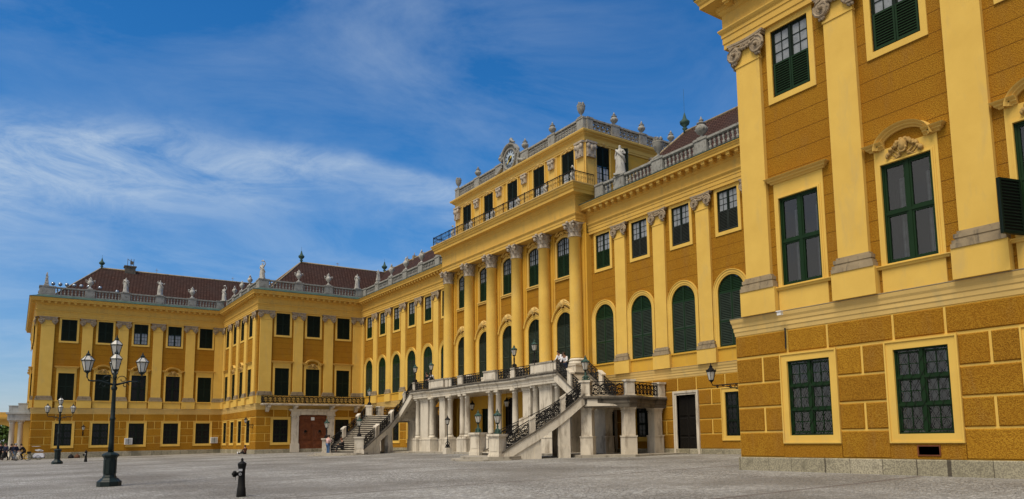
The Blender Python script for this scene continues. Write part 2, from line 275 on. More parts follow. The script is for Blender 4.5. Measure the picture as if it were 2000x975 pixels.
# ------------------------------------------------------------------ object helpers
WM = {}          # world matrices of everything made (no depsgraph needed)
def link(o, parent, world):
    col.objects.link(o); WM[o.name] = world
    if parent is not None:
        o.parent = parent; o.matrix_local = WM[parent.name].inverted() @ world
    else: o.matrix_world = world
    return o
def T(x=0, y=0, z=0, rz=0, rx=0, ry=0, s=1):
    m = Matrix.Translation((x, y, z)) @ Matrix.Rotation(rz, 4, 'Z') @ Matrix.Rotation(ry, 4, 'Y') @ Matrix.Rotation(rx, 4, 'X')
    return m @ Matrix.Diagonal((s, s, s, 1)) if s != 1 else m
I4 = Matrix.Identity(4)
class MB:
    def __init__(s): s.v = []; s.f = []; s.mi = []; s.cur = 0; s.sm = []; s.smooth = False
    def add(s, vs_, fs):
        n = len(s.v); s.v += [tuple(p) for p in vs_]
        for f in fs: s.f.append([n+i for i in f]); s.mi.append(s.cur); s.sm.append(s.smooth)
        return s
    def box(s, x0, x1, y0, y1, z0, z1, M_=None):
        p = [(x, y, z) for z in (z0, z1) for y in (y0, y1) for x in (x0, x1)]
        if M_: p = [M_ @ Vector(q) for q in p]
        return s.add(p, [(0, 2, 3, 1), (4, 5, 7, 6), (0, 1, 5, 4), (2, 6, 7, 3), (0, 4, 6, 2), (1, 3, 7, 5)])
    def pillow(s, x0, x1, yf, yb, z0, z1, b):
        """a block standing out from yb to yf (towards -y) with chamfered edges"""
        p = [(x0, yb, z0), (x1, yb, z0), (x1, yb, z1), (x0, yb, z1), (x0+b, yf, z0+b), (x1-b, yf, z0+b), (x1-b, yf, z1-b), (x0+b, yf, z1-b)]
        return s.add(p, [(4, 5, 6, 7), (0, 1, 5, 4), (1, 2, 6, 5), (2, 3, 7, 6), (3, 0, 4, 7)])
    def lathe(s, prof, n=12, c=(0, 0, 0), smooth=True, M_=None, sq=False, a0=None):
        """prof: [(r,z)]; sq => square section (n=4)"""
        if sq: n = 4; a0 = math.pi/4
        a0 = a0 or 0; k = math.sqrt(2) if sq else 1
        vs_ = []
        for r, z in prof:
            for i in range(n):
                a = a0+2*math.pi*i/n; vs_.append((c[0]+r*k*math.cos(a), c[1]+r*k*math.sin(a), c[2]+z))
        if M_: vs_ = [M_ @ Vector(q) for q in vs_]
        fs = []
        for j in range(len(prof)-1):
            for i in range(n):
                fs.append((j*n+i, j*n+(i+1) % n, (j+1)*n+(i+1) % n, (j+1)*n+i))
        fs.append(tuple(range(n-1, -1, -1))); fs.append(tuple((len(prof)-1)*n+i for i in range(n)))
        sv = s.smooth; s.smooth = smooth and not sq; s.add(vs_, fs); s.smooth = sv
        return s
    def tube(s, pts, r, n=5, closed=False):
        pts = [Vector(p) for p in pts]; L_ = len(pts); vs_ = []
        rr = r if isinstance(r, (list, tuple)) else [r]*L_
        for i, p in enumerate(pts):
            a = pts[max(0, i-1)]; b = pts[min(L_-1, i+1)]
            if closed: a = pts[i-1]; b = pts[(i+1) % L_]
            d = (b-a)
            if d.length < 1e-9: d = Vector((0, 0, 1))
            d.normalize(); h = Vector((0, 0, 1)) if abs(d.z) < .9 else Vector((1, 0, 0))
            u = d.cross(h).normalized(); w = d.cross(u)
            for k in range(n):
                an = 2*math.pi*k/n; vs_.append(p+(u*math.cos(an)+w*math.sin(an))*rr[i])
        fs = []
        for i in range(L_-1 if not closed else L_):
            j = (i+1) % L_
            for k in range(n): fs.append((i*n+k, i*n+(k+1) % n, j*n+(k+1) % n, j*n+k))
        if not closed: fs.append(tuple(range(n-1, -1, -1))); fs.append(tuple((L_-1)*n+k for k in range(n)))
        sv = s.smooth; s.smooth = n > 5; s.add(vs_, fs); s.smooth = sv
        return s
    def prism(s, poly, y0, y1, M_=None):
        """poly in (x,z), extruded in y"""
        n = len(poly); vs_ = [(x, y0, z) for x, z in poly]+[(x, y1, z) for x, z in poly]
        if M_: vs_ = [M_ @ Vector(q) for q in vs_]
        return s.add(vs_, [tuple(range(n)), tuple(range(2*n-1, n-1, -1))]+[(i, n+i, n+(i+1) % n, (i+1) % n) for i in range(n)])
    def slab(s, poly, z0, z1):
        """poly in (x,y), extruded in z"""
        n = len(poly); vs_ = [(x, y, z0) for x, y in poly]+[(x, y, z1) for x, y in poly]
        return s.add(vs_, [tuple(range(n-1, -1, -1)), tuple(range(n, 2*n))]+[(i, (i+1) % n, n+(i+1) % n, n+i) for i in range(n)])
    def sweep(s, prof, path, i0=0, i1=None, close=True):
        """prof [(d,z)], d outward = right side of the path; mitred; emits path[i0..i1]"""
        if i1 is None: i1 = len(path)-1
        P_ = [Vector((p[0], p[1])) for p in path]
        def nrm(i):
            d = (P_[i+1]-P_[i]).normalized(); return Vector((d.y, -d.x))
        rings = []
        for i in range(i0, i1+1):
            a = nrm(i-1) if i > 0 else nrm(i); b = nrm(i) if i < len(P_)-1 else nrm(i-1)
            m = (a+b)/(1+a.dot(b)) if (1+a.dot(b)) > 1e-3 else a
            rings.append([(P_[i].x+m.x*d, P_[i].y+m.y*d, z) for d, z in prof])
        n = len(prof); vs_ = [q for r_ in rings for q in r_]; fs = []
        for j in range(len(rings)-1):
            for i in range(n if close else n-1):
                k = (i+1) % n; fs.append((j*n+i, (j+1)*n+i, (j+1)*n+k, j*n+k))
        if close: fs.append(tuple(range(n))); fs.append(tuple((len(rings)-1)*n+i for i in range(n-1, -1, -1)))
        return s.add(vs_, fs)
    def torusarc(s, cx, cz, r0, prof, a0, a1, n, y=0):
        """sweep a profile [(dr, dy)] along an arc in the xz plane"""
        k = len(prof); vs_ = []
        for i in range(n+1):
            a = a0+(a1-a0)*i/n
            for dr, dy in prof: vs_.append((cx+(r0+dr)*math.cos(a), y+dy, cz+(r0+dr)*math.sin(a)))
        fs = []
        for i in range(n):
            for j in range(k): fs.append((i*k+j, i*k+(j+1) % k, (i+1)*k+(j+1) % k, (i+1)*k+j))
        fs.append(tuple(range(k))); fs.append(tuple(n*k+j for j in range(k-1, -1, -1)))
        return s.add(vs_, fs)
    def mesh(s, name, mats):
        me = bpy.data.meshes.new(name); me.from_pydata(s.v, [], s.f)
        if not isinstance(mats, (list, tuple)): mats = [mats]
        for m_ in mats: me.materials.append(M[m_] if isinstance(m_, str) else m_)
        me.polygons.foreach_set('material_index', s.mi); me.polygons.foreach_set('use_smooth', s.sm)
        me.update(); return me
    def build(s, name, mats, parent=None, W=I4):
        return link(bpy.data.objects.new(name, s.mesh(name, mats)), parent, W)
def put(name, me, parent=None, W=I4): return link(bpy.data.objects.new(name, me), parent, W)
def tag(o, label=None, cat=None, group=None, kind=None):
    if label: o['label'] = label
    if cat: o['category'] = cat
    if group: o['group'] = group
    if kind: o['kind'] = kind
    return o
def thing(name, label, cat, W=I4, group=None):
    o = bpy.data.objects.new(name, None); o.empty_display_size = .3; link(o, None, W); return tag(o, label, cat, group)
def proto(parts):
    """parts: list of (name, mesh) or (name, mesh, [children])"""
    return parts
def place(pr, parent, W):
    nm, me, ch = pr
    o = put(nm, me, parent, W)
    for c in ch: place(c if len(c) == 3 else (c[0], c[1], []), o, W)
    return o
def gz(y): return -.3+.0135*max(min(y, 0), -70)

# ------------------------------------------------------------------ ground
def ground():
    mb = MB(); ys = [-3000, -300, -70, -40, -20, 0, 20, 300, 3000]; xs = [-3000, -300, -100, -50, 0, 50, 100, 300, 3000]
    for y in ys:
        for x in xs: mb.v.append((x, y, gz(y)))
    n = len(xs)
    for j in range(len(ys)-1):
        for i in range(n-1): mb.f.append([j*n+i, j*n+i+1, (j+1)*n+i+1, (j+1)*n+i]); mb.mi.append(0); mb.sm.append(False)
    tag(mb.build('ground', 'cobble'), kind='structure')
ground()

# ------------------------------------------------------------------ plan
XC, XL, YD, YL = -33.40, -49.96, -12.15, -32.15
XA, XE = 33.55, 50.3
M_B = [11.9+3.815*k for k in range(6)]
M_P = [13.81+3.815*k for k in range(5)]
# ---------------------------------------------------- windows
def bars(mb, w, h, nx, nz, t, y0, y1, edge=.07, x0=None, z0=0):
    x0 = -w/2 if x0 is None else x0
    mb.box(x0, x0+edge, y0, y1, z0, z0+h); mb.box(x0+w-edge, x0+w, y0, y1, z0, z0+h)
    mb.box(x0+edge, x0+w-edge, y0, y1, z0, z0+edge); mb.box(x0+edge, x0+w-edge, y0, y1, z0+h-edge, z0+h)
    iw = w-2*edge; ih = h-2*edge
    for i in range(1, nx): mb.box(x0+edge+iw*i/nx-t/2, x0+edge+iw*i/nx+t/2, y0+.01, y1-.005, z0+edge, z0+h-edge)
    for j in range(1, nz): mb.box(x0+edge, x0+w-edge, y0+.012, y1-.008, z0+edge+ih*j/nz-t/2, z0+edge+ih*j/nz+t/2)
def louvers(mb, x0, x1, z0, z1, y, pitch=.085, edge=.06):
    """one shutter leaf in a frame; y = front"""
    mb.box(x0, x0+edge, y, y+.045, z0, z1); mb.box(x1-edge, x1, y, y+.045, z0, z1)
    mb.box(x0+edge, x1-edge, y, y+.045, z0, z0+edge); mb.box(x0+edge, x1-edge, y, y+.045, z1-edge, z1)
    n = max(2, int((z1-z0-2*edge)/pitch)); p = (z1-z0-2*edge)/n
    for i in range(n):
        za = z0+edge+i*p
        mb.add([(x0+edge, y+.004, za), (x1-edge, y+.004, za), (x1-edge, y+.04, za+p*.66), (x0+edge, y+.04, za+p*.66), (x0+edge, y+.004, za+.016), (x1-edge, y+.004, za+.016)],
               [(0, 1, 2, 3), (4, 5, 1, 0), (3, 2, 5, 4)])
    mb.cur = 1; mb.box(x0+edge, x1-edge, y+.043, y+.047, z0+edge, z1-edge); mb.cur = 0
def archpts(r, n=16, cz=0, x=0): return [(x+r*math.cos(math.pi*i/n), cz+r*math.sin(math.pi*i/n)) for i in range(n+1)]
def flatframe(mb, x0, x1, z0, z1, wd, d0, d1):
    """rectangular surround of width wd round the opening, standing from y=-d0 to y=-d1"""
    mb.box(x0-wd, x0, -d1, -d0, z0-wd, z1+wd); mb.box(x1, x1+wd, -d1, -d0, z0-wd, z1+wd)
    mb.box(x0, x1, -d1, -d0, z1, z1+wd); mb.box(x0, x1, -d1, -d0, z0-wd, z0)
def backing(w, h, d=.5):
    mb = MB(); mb.box(-w/2, w/2, .16+d, .2+d, 0, h); mb.box(-w/2-.02, -w/2+.0, .16, .2+d, 0, h); mb.box(w/2, w/2+.02, .16, .2+d, 0, h)
    mb.box(-w/2, w/2, .16, .2+d, -.02, 0); mb.box(-w/2, w/2, .16, .2+d, h, h+.02); return mb
def curtains(w, h, spots, z0=.0):
    mb = MB()
    for a, b in spots:
        n = 14
        for i in range(n):
            xa = a+(b-a)*i/n; xb = a+(b-a)*(i+1)/n; ya = .36+.035*math.sin(i*1.9); yb = .36+.035*math.sin((i+1)*1.9)
            mb.add([(xa, ya, z0), (xb, yb, z0), (xb, yb, h), (xa, ya, h)], [(0, 1, 2, 3)])
    return mb
def rectpane(w, h, y=.13, z0=0.0):
    mb = MB(); mb.add([(-w/2, y, z0), (w/2, y, z0), (w/2, y, z0+h), (-w/2, y, z0+h)], [(0, 1, 2, 3)]); return mb

PR = {}
def mk_ground(frame_m, near):
    w, h = 1.64, 2.53
    f = MB(); bars(f, w, h, 1, 1, .02, .02, .14, .05)
    f.box(-.05, .05, .03, .13, .05, h-.05)
    hh = (h-.1)/3
    for j in (1, 2): f.box(-w/2+.05, w/2-.05, .025, .135, .05+hh*j-.035, .05+hh*j+.035)
    for i in (0, 1):
        for j in range(3):
            bars(f, w/2-.1, hh-.07, 2, 2, .028, .06, .11, .055, x0=(-w/2+.05 if i == 0 else .05), z0=.05+hh*j+.035)
    s = MB(); flatframe(s, -w/2, w/2, 0, h, .22, -.02, .05); flatframe(s, -w/2-.22, w/2+.22, -.22, h+.22, .05, -.02, .085)
    s.box(-w/2, -w/2+.004, -.0, .16, 0, h); 
    g = MB()
    k = 7
    for i in range(-k, k+1):
        for sgn in (1, -1):
            pts = []
            for q in range(2):
                pass
            x0 = i*w/6; x1 = x0+sgn*h*.62
            # clip the diagonal to the opening
            a, b = 0.0, 1.0; dx = x1-x0
            lo, hi = (-w/2-x0)/dx, (w/2-x0)/dx
            a = max(a, min(lo, hi)); b = min(b, max(lo, hi))
            if b-a > .02: g.tube([(x0+dx*a, .02 if sgn > 0 else .028, h*a), (x0+dx*b, .02 if sgn > 0 else .028, h*b)], .007, 4)
    kids = [('surround', s.mesh('surround', 'pale'), []), ('grille', g.mesh('grille', 'iron'), [])]
    if near:
        kids += [('glass', rectpane(w-.1, h-.1, .09, .05).mesh('glass', 'glass'), []), ('curtain', curtains(w, h, [(-.78, -.52), (-.30, -.04), (.06, .34), (.52, .78)], h*.38).mesh('curtain', 'curtain'), []),
                 ('interior', backing(w, h).mesh('interior', 'interior'), [])]
    else:
        kids += [('glass', rectpane(w-.1, h-.1, .09, .05).mesh('glass', 'darkglass'), [])]
    return ('window', f.mesh('window', frame_m), kids)
def mk_upper(kind, fm, sm, glass='palepane'):
    w, h = 1.53, 2.5
    f = MB(); bars(f, w, h, 1, 1, .02, .03, .14, .055); f.box(-.045, .045, .035, .13, .05, h-.05)
    kids = []
    s = MB(); flatframe(s, -w/2, w/2, 0, h, .21, -.02, .05); kids.append(('surround', s.mesh('surround', 'pale'), []))
    zs = h*.5
    if kind == 'half':      # panes above, shutters below
        for i in (0, 1): bars(f, w/2-.1, h-zs-.05, 2, 3, .03, .06, .11, .045, x0=(-w/2+.055 if i == 0 else .045), z0=zs)
        sh = MB(); louvers(sh, -w/2+.055, -.01, .055, zs, .0); louvers(sh, .01, w/2-.055, .055, zs, .0)
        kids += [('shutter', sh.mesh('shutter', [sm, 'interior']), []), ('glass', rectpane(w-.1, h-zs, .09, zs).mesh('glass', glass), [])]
    elif kind == 'top':     # blind above, panes below
        zs = h*.56
        for i in (0, 1): bars(f, w/2-.1, zs-.05, 2, 3, .03, .06, .11, .045, x0=(-w/2+.055 if i == 0 else .045), z0=.05)
        sh = MB(); louvers(sh, -w/2+.055, -.01, zs, h-.055, .0); louvers(sh, .01, w/2-.055, zs, h-.055, .0)
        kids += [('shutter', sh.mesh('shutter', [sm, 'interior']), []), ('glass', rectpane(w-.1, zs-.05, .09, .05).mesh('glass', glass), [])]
    else:
        sh = MB(); louvers(sh, -w/2+.055, -.01, .055, h-.055, .0); louvers(sh, .01, w/2-.055, .055, h-.055, .0)
        sh.box(-w/2+.055, w/2-.055, -.004, .02, h*.5-.04, h*.5+.04)
        kids += [('shutter', sh.mesh('shutter', [sm, 'interior']), [])]
    return ('window', f.mesh('window', fm), kids)
def pediment(kind, z):
    """over the first-floor windows; z = underside"""
    p = MB(); prof = [(-.02, 0), (.07, 0), (.09, .04), (.16, .08), (.16, .12), (.24, .17), (.26, .20), (-.02, .24)]
    if kind == 'flat':
        W_ = 1.2
        p.sweep([(d, z+q) for d, q in prof], [(-W_+.2, .5), (-W_+.2, 0), (W_-.2, 0), (W_-.2, .5)])
    else:
        pr = [(q, -d) for d, q in prof]
        for sx in (-1, 1):
            x0, x1 = (sx*1.02, sx*.62)
            a, b = min(x0, x1), max(x0, x1)
            pts = [(a, .5), (a, 0), (b, 0)] if sx < 0 else [(a, 0), (b, 0), (b, .5)]
            p.sweep([(d, z+q) for d, q in prof], pts)
        r = .66
        c = z-.02
        vs_ = []; n = 16
        for i in range(n+1):
            a = math.pi-math.pi*i/n; cx, cz = math.cos(a)*.72, math.sin(a)*.46
            nx_, nz_ = math.cos(a), math.sin(a)
            for d, q in prof: vs_.append((cx+nx_*q*.9, -d, c+cz+nz_*q*.9))
        k = len(prof); fs = [(i*k+j, i*k+(j+1) % k, (i+1)*k+(j+1) % k, (i+1)*k+j) for i in range(n) for j in range(k)]
        p.add(vs_, fs)
    return p
def carving(z, seed, w=.55, h=.42, d=.12, n=26):
    """a relief of shells, helmets and leaves: overlapping rounded lobes"""
    r = random.Random(seed); mb = MB(); mb.smooth = True
    def blob(x, y, zz, rx, ry, rz, m=8):
        vs_ = []; 
        for i in range(1, 5):
            th = math.pi*i/5
            for j in range(m):
                a = 2*math.pi*j/m; vs_.append((x+rx*math.sin(th)*math.cos(a), y+ry*math.cos(th), zz+rz*math.sin(th)*math.sin(a)))
        fs = [(i*m+j, i*m+(j+1) % m, (i+1)*m+(j+1) % m, (i+1)*m+j) for i in range(3) for j in range(m)]
        fs += [tuple(range(m)), tuple(3*m+j for j in range(m))]
        mb.add(vs_, fs)
    blob(0, -.02-d*.7, z+h*.45, w*.26, d*1.2, h*.36, 10)
    mb.torusarc(0, z+h*.28, w*.2, [(-.02, -.03), (.03, -.03), (.03, .03), (-.02, .03)], 0, 2*math.pi, 12, -d*1.3)
    for i in range(n):
        t = i/(n-1)*2-1; x = t*w; zz = z+h*(.62*(1-t*t)+.12*r.random()+.02)
        blob(x, -d*.4-r.random()*d*.5, zz, .05+.05*r.random(), .05+.04*r.random(), .05+.06*r.random(), 6)
    for sx in (-1, 1):
        for k in range(3):
            pts = [(sx*(w*.2+w*.6*q/8), -.03-d*.5*(1-q/8), z+h*(.1+.06*k)-.12*math.sin(q/8*2.6+k)) for q in range(9)]
            mb.tube(pts, [.04*(1-q/11) for q in range(9)], 5)
    return mb
def mk_mid(kind, ped, fm, sm, near=False, seed=1):
    w, h = 1.58, 3.13
    f = MB(); f.box(-.055, .055, .03, .14, .05, h-.05); bars(f, w, h, 1, 1, .02, .02, .14, .06)
    kids = []
    s = MB(); flatframe(s, -w/2, w/2, 0, h, .05, -.02, .075); flatframe(s, -w/2-.05, w/2+.05, -.05, h+.05, .055, -.02, .05)
    zt = 3.70 if ped == 'flat' else 3.62
    for sx in (-1, 1): s.box(min(sx*(w/2+.105), sx*.985), max(sx*(w/2+.105), sx*.985), -.03, .02, -.05, zt)
    s.box(-w/2-.105, w/2+.105, -.03, .02, h+.105, zt)
    s.sweep([(-.02, -.15), (.10, -.15), (.12, -.10), (.16, -.07), (.16, -.045), (-.02, -.02)], [(-1.0, .4), (-1.0, 0), (1.0, 0), (1.0, .4)])
    s.box(-.97, .97, -.055, .02, -.88, -.15)
    kids.append(('surround', s.mesh('surround', 'pale'), []))
    kids.append(('pediment', pediment(ped, zt).mesh('pediment', 'trim'), []))
    if ped == 'curved': kids.append(('carving', carving(zt-.36, seed, .52, .60, .12).mesh('carving', 'relief'), []))
    if kind == 'glass':
        for i in (0, 1):
            for j in (0, 1): bars(f, w/2-.115, h/2-.1, 1, 1, .03, .05, .11, .06, x0=(-w/2+.06 if i == 0 else .055), z0=.06+j*(h/2-.02))
        f.box(-w/2+.06, w/2-.06, .025, .135, h/2-.045, h/2+.045)
        if near:
            kids += [('glass', rectpane(w-.1, h-.1, .09, .05).mesh('glass', 'glass'), []),
                     ('curtain', curtains(w, h*.86, [(-.44, -.1), (.40, .74)]).mesh('curtain', 'curtain'), []), ('interior', backing(w, h, .6).mesh('interior', 'interior'), [])]
        else: kids += [('glass', rectpane(w-.1, h-.1, .09, .05).mesh('glass', 'darkglass'), [])]
    else:
        sh = MB()
        for sx in (-1, 1):
            a, b = (min(sx*.01, sx*(w/2-.06)), max(sx*.01, sx*(w/2-.06)))
            louvers(sh, a, b, .06, h*.5, .0); louvers(sh, a, b, h*.5, h-.06, .0)
        kids += [('shutter', sh.mesh('shutter', [sm, 'interior']), [])]
    return ('window', f.mesh('window', fm), kids)
def mk_arch(fm, sm, ornate=False, near=True, seed=3):
    w, hs_ = 2.0, 3.2; r = w/2; z0 = -.65 if ornate else 0
    f = MB(); 
    for sx in (-1, 1): f.box(min(sx*(r-.07), sx*r), max(sx*(r-.07), sx*r), .02, .14, z0, hs_)
    f.torusarc(0, hs_, r-.07, [(0, 0), (.07, 0), (.07, .12), (0, .12)], 0, math.pi, 16, .02)
    f.box(-.05, .05, -.005, .12, z0, hs_+r-.07); f.box(-r+.07, r-.07, .0, .13, hs_-.05, hs_+.05); f.box(-r+.07, r-.07, .003, .13, 1.45, 1.54); f.box(-r+.07, r-.07, .02, .13, z0, z0+.08)
    sh = MB(); sl_ = MB()
    for sx in (-1, 1):
        for za, zb in ((z0+.08, 1.45), (1.54, hs_-.05)):
            a, b = sorted((sx*.05, sx*(r-.07))); louvers(sl_, a, b, za, zb, .01, .095)
    n = 9
    for i in range(n):                      # slats of the round head, shortened by the arch
        za = hs_+.05+i*(r-.14)/n; hw = math.sqrt(max(0, (r-.08)**2-(za-hs_+.05)**2))
        for sx in (-1, 1):
            if hw > .1:
                a, b = sorted((sx*.05, sx*hw))
                sh.add([(a, .014, za), (b, .014, za), (b, .05, za+.07), (a, .05, za+.07)], [(0, 1, 2, 3)])
    bk = [(x, z) for x, z in archpts(r-.08, 16, hs_)]+[(-r+.08, z0+.05), (r-.08, z0+.05)]
    sh.cur = 1; sh.add([(x, .06, z) for x, z in bk], [tuple(range(len(bk)))]); sh.cur = 0
    kids = [('shutter', sh.mesh('shutter', [sm, 'interior']), []), ('shutter', sl_.mesh('shutter', ['slat', 'interior']), [])]
    s = MB(); pr = [(0, -.02), (0, -.06), (.10, -.075), (.12, -.10), (.24, -.10), (.27, -.14), (.31, -.14), (.31, .02), (0, .02)]
    s.torusarc(0, hs_, r, pr, 0, math.pi, 20)
    for sx in (-1, 1):
        n_ = len(pr); lo = [(sx*(r+dr), dy, z0) for dr, dy in pr]; hi = [(sx*(r+dr), dy, hs_) for dr, dy in pr]
        s.add(lo+hi, [(i, (i+1) % n_, n_+(i+1) % n_, n_+i) for i in range(n_)])
    if ornate:
        s.torusarc(0, hs_+.12, r+.40, [(0, -.05), (0, -.2), (.1, -.24), (.14, -.05)], R(12), R(168), 18)
    kids.append(('surround', s.mesh('surround', 'pale'), []))
    if ornate:
        c = carving(hs_+r+.32, seed, .75, .8, .2, 30)
        for sx in (-1, 1):
            for k in range(3): c.tube([(sx*(.25+.09*q), -.18, hs_+r+.55+k*.12-.02*q*q*.35) for q in range(8)], [.07-.006*q for q in range(8)], 5)
        kids.append(('cartouche', c.mesh('cartouche', 'sand'), []))
    return ('window', f.mesh('window', fm), kids)
def mk_segment():
    """risalit upper window with a low arched head"""
    w, h = 1.62, 3.0; ra = 1.35; rise = ra-math.sqrt(ra*ra-(w/2)**2); zc = h-ra
    def top(x, off=0): return zc+math.sqrt(max(0, (ra+off)**2-x*x))
    f = MB(); n = 10
    xs = [-w/2+w*i/n for i in range(n+1)]
    for i in range(n):
        f.add([(xs[i], y, z) for y in (.03, .13) for z in (top(xs[i])-.07, top(xs[i]))]+[(xs[i+1], y, z) for y in (.03, .13) for z in (top(xs[i+1])-.07, top(xs[i+1]))],
              [(0, 4, 5, 1), (2, 3, 7, 6), (0, 2, 6, 4), (1, 5, 7, 3)])
    f.box(-w/2, -w/2+.06, .03, .14, 0, top(w/2)); f.box(w/2-.06, w/2, .03, .14, 0, top(w/2)); f.box(-.045, .045, .02, .13, 0, h-.06)
    zs = 1.65
    for i in range(1, 6):
        if i != 3:
            x = -w/2+w*i/6; f.box(x-.014, x+.014, .05, .1, zs, top(x)-.05)
    for j in (1, 2): f.box(-w/2+.06, w/2-.06, .052, .098, zs+j*.43-.014, zs+j*.43+.014)
    f.box(-w/2+.06, w/2-.06, .02, .13, zs-.04, zs+.04)
    sh = MB(); louvers(sh, -w/2+.06, -.01, 0, zs-.04, .0); louvers(sh, .01, w/2-.06, 0, zs-.04, .0)
    g = MB(); pl = [(x, top(x)-.04) for x in xs]
    g.add([(-w/2, .09, zs), (w/2, .09, zs)]+[(x, .09, z) for x, z in reversed(pl)], [tuple(range(2+len(pl)))])
    s = MB()
    for i in range(n):
        for a, b, d in ((0, .12, .08), (.12, .24, .05)):
            s.add([(xs[i]*(1+a*.3), y, top(xs[i])+a) for y in (-d, .02)]+[(xs[i]*(1+b*.3), y, top(xs[i])+b) for y in (-d, .02)]+[(xs[i+1]*(1+a*.3), y, top(xs[i+1])+a) for y in (-d, .02)]+[(xs[i+1]*(1+b*.3), y, top(xs[i+1])+b) for y in (-d, .02)],
                  [(0, 4, 6, 2), (0, 1, 5, 4), (2, 6, 7, 3)])
    for sx in (-1, 1):
        a, b = sorted((sx*w/2, sx*(w/2+.12))); s.box(a, b, -.08, .02, -.1, top(w/2)+.05)
        a, b = sorted((sx*(w/2+.12), sx*(w/2+.24))); s.box(a, b, -.05, .02, -.1, top(w/2)+.1)
    s.box(-w/2-.24, w/2+.24, -.10, .02, -.28, -.1); s.box(-w/2-.3, w/2+.3, -.16, .02, -.14, -.06)
    c = carving(h+.22, 11, .7, .32, .1, 22)
    c.torusarc(0, h-.55, 1.2, [(0, -.02), (0, -.12), (.08, -.16), (.12, -.02)], R(40), R(140), 14)
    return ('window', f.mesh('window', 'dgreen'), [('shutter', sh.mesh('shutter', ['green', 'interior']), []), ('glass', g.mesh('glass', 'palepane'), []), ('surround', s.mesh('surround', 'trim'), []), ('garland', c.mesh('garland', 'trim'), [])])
def mk_attic():
    w, h = 1.6, 3.6; zs = h*.56
    f = MB(); bars(f, w, h, 1, 1, .02, .03, .14, .06); f.box(-.045, .045, .02, .13, .05, h-.05)
    for i in (0, 1): bars(f, w/2-.105, zs-.06, 2, 4, .03, .06, .11, .05, x0=(-w/2+.06 if i == 0 else .045), z0=.06)
    sh = MB(); louvers(sh, -w/2+.06, -.01, zs, h-.06, .0); louvers(sh, .01, w/2-.06, zs, h-.06, .0)
    s = MB()
    for sx in (-1, 1):
        a, b = sorted((sx*w/2, sx*(w/2+.14))); s.box(a, b, -.06, .02, 0, h)
    s.box(-w/2-.14, w/2+.14, -.06, .02, h, h+.13)
    c = carving(h+.08, 21, .62, .26, .08, 20)
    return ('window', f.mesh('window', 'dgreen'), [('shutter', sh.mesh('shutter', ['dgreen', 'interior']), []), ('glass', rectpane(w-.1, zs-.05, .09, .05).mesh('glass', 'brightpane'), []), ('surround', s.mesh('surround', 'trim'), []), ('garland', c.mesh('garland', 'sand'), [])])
PR['g'] = mk_ground('dgreen', False); PR['gn'] = mk_ground('green', True)
PR['u_half_g'] = mk_upper('half', 'dgreen', 'green'); PR['u_half_d'] = mk_upper('half', 'dgreen', 'dgrey')
PR['u_full_d'] = mk_upper('full', 'dgreen', 'dgreen'); PR['u_top'] = mk_upper('top', 'dgreen', 'dgreen')
PR['m_glass_n_f'] = mk_mid('glass', 'flat', 'green', 'green', True, 1); PR['m_glass_n_c'] = mk_mid('glass', 'curved', 'green', 'green', True, 2)
PR['m_glass_f'] = mk_mid('glass', 'flat', 'dgreen', 'green'); PR['m_glass_c'] = mk_mid('glass', 'curved', 'dgreen', 'green')
PR['m_sh_f'] = mk_mid('shut', 'flat', 'dgreen', 'dgreen'); PR['m_sh_c'] = mk_mid('shut', 'curved', 'dgreen', 'dgreen')
PR['arch'] = mk_arch('green', 'green'); PR['arch_o'] = mk_arch('dgreen', 'dgreen', True)
PR['seg'] = mk_segment(); PR['attic'] = mk_attic()

# ---------------------------------------------------- capitals, pilasters, columns
def spiral(cx, cz, r, turns, sx, y, n=22):
    return [(cx+sx*r*(1-i/n*.86)*math.cos(math.pi/2-2*math.pi*turns*i/n), y, cz+r*(1-i/n*.86)*math.sin(math.pi/2-2*math.pi*turns*i/n)) for i in range(n+1)]
def ionic(w, d):
    """w = width over the shaft, d = shaft depth; z 0..1.0 (0 = shaft top line)"""
    mb = MB(); x = w/2+.10; y = -d
    # abacus with concave front
    n = 8
    for k, (z0, z1, e) in enumerate(((.80, .88, .12), (.88, .96, .18))):
        pts = [(-x-e, .0)]+[(-x-e+(2*(x+e))*i/n, y-.08-e*.4+.10*math.sin(math.pi*i/n)) for i in range(n+1)]+[(x+e, .0)]
        mb.slab(pts, z0, z1)
    mb.box(-w/2+.30, w/2-.30, y-.05, 0, .60, .80)
    for sx in (-1, 1):
        cx = sx*(w/2-.03); cz = .47
        mb.smooth = True
        mb.tube(spiral(cx, cz, .33, 2.0, sx, y-.10), [.06*(1-i/40) for i in range(23)], 5)
        mb.lathe([(.30, 0), (.30, .08), (.26, .10)], 14, M_=Matrix.Translation((cx, y-.02, cz)) @ Matrix.Rotation(R(90), 4, 'X'))
        mb.lathe([(.07, 0), (.07, .06), (.03, .10)], 8, M_=Matrix.Translation((cx, y-.15, cz)) @ Matrix.Rotation(R(90), 4, 'X'))
        # husks hanging under the volute
        for q in range(4): mb.lathe([(.0, 0), (.06, .03), (.05, .09), (.0, .12)], 6, c=(cx+sx*(.10-.05*q), y-.06, .06+.03*(q % 2)))
        mb.smooth = False
    for i in range(5):   # garland between the volutes
        t = (i-2)/2; mb.lathe([(.0, -.07), (.07, -.03), (.08, .03), (.0, .08)], 7, c=(t*(w/2-.28), y-.09, .56+.06*t*t))
    for i in range(4): mb.lathe([(.0, -.05), (.05, 0), (.0, .06)], 6, c=((i-1.5)*.14, y-.07, .72))
    return mb.mesh('capital', 'capital')
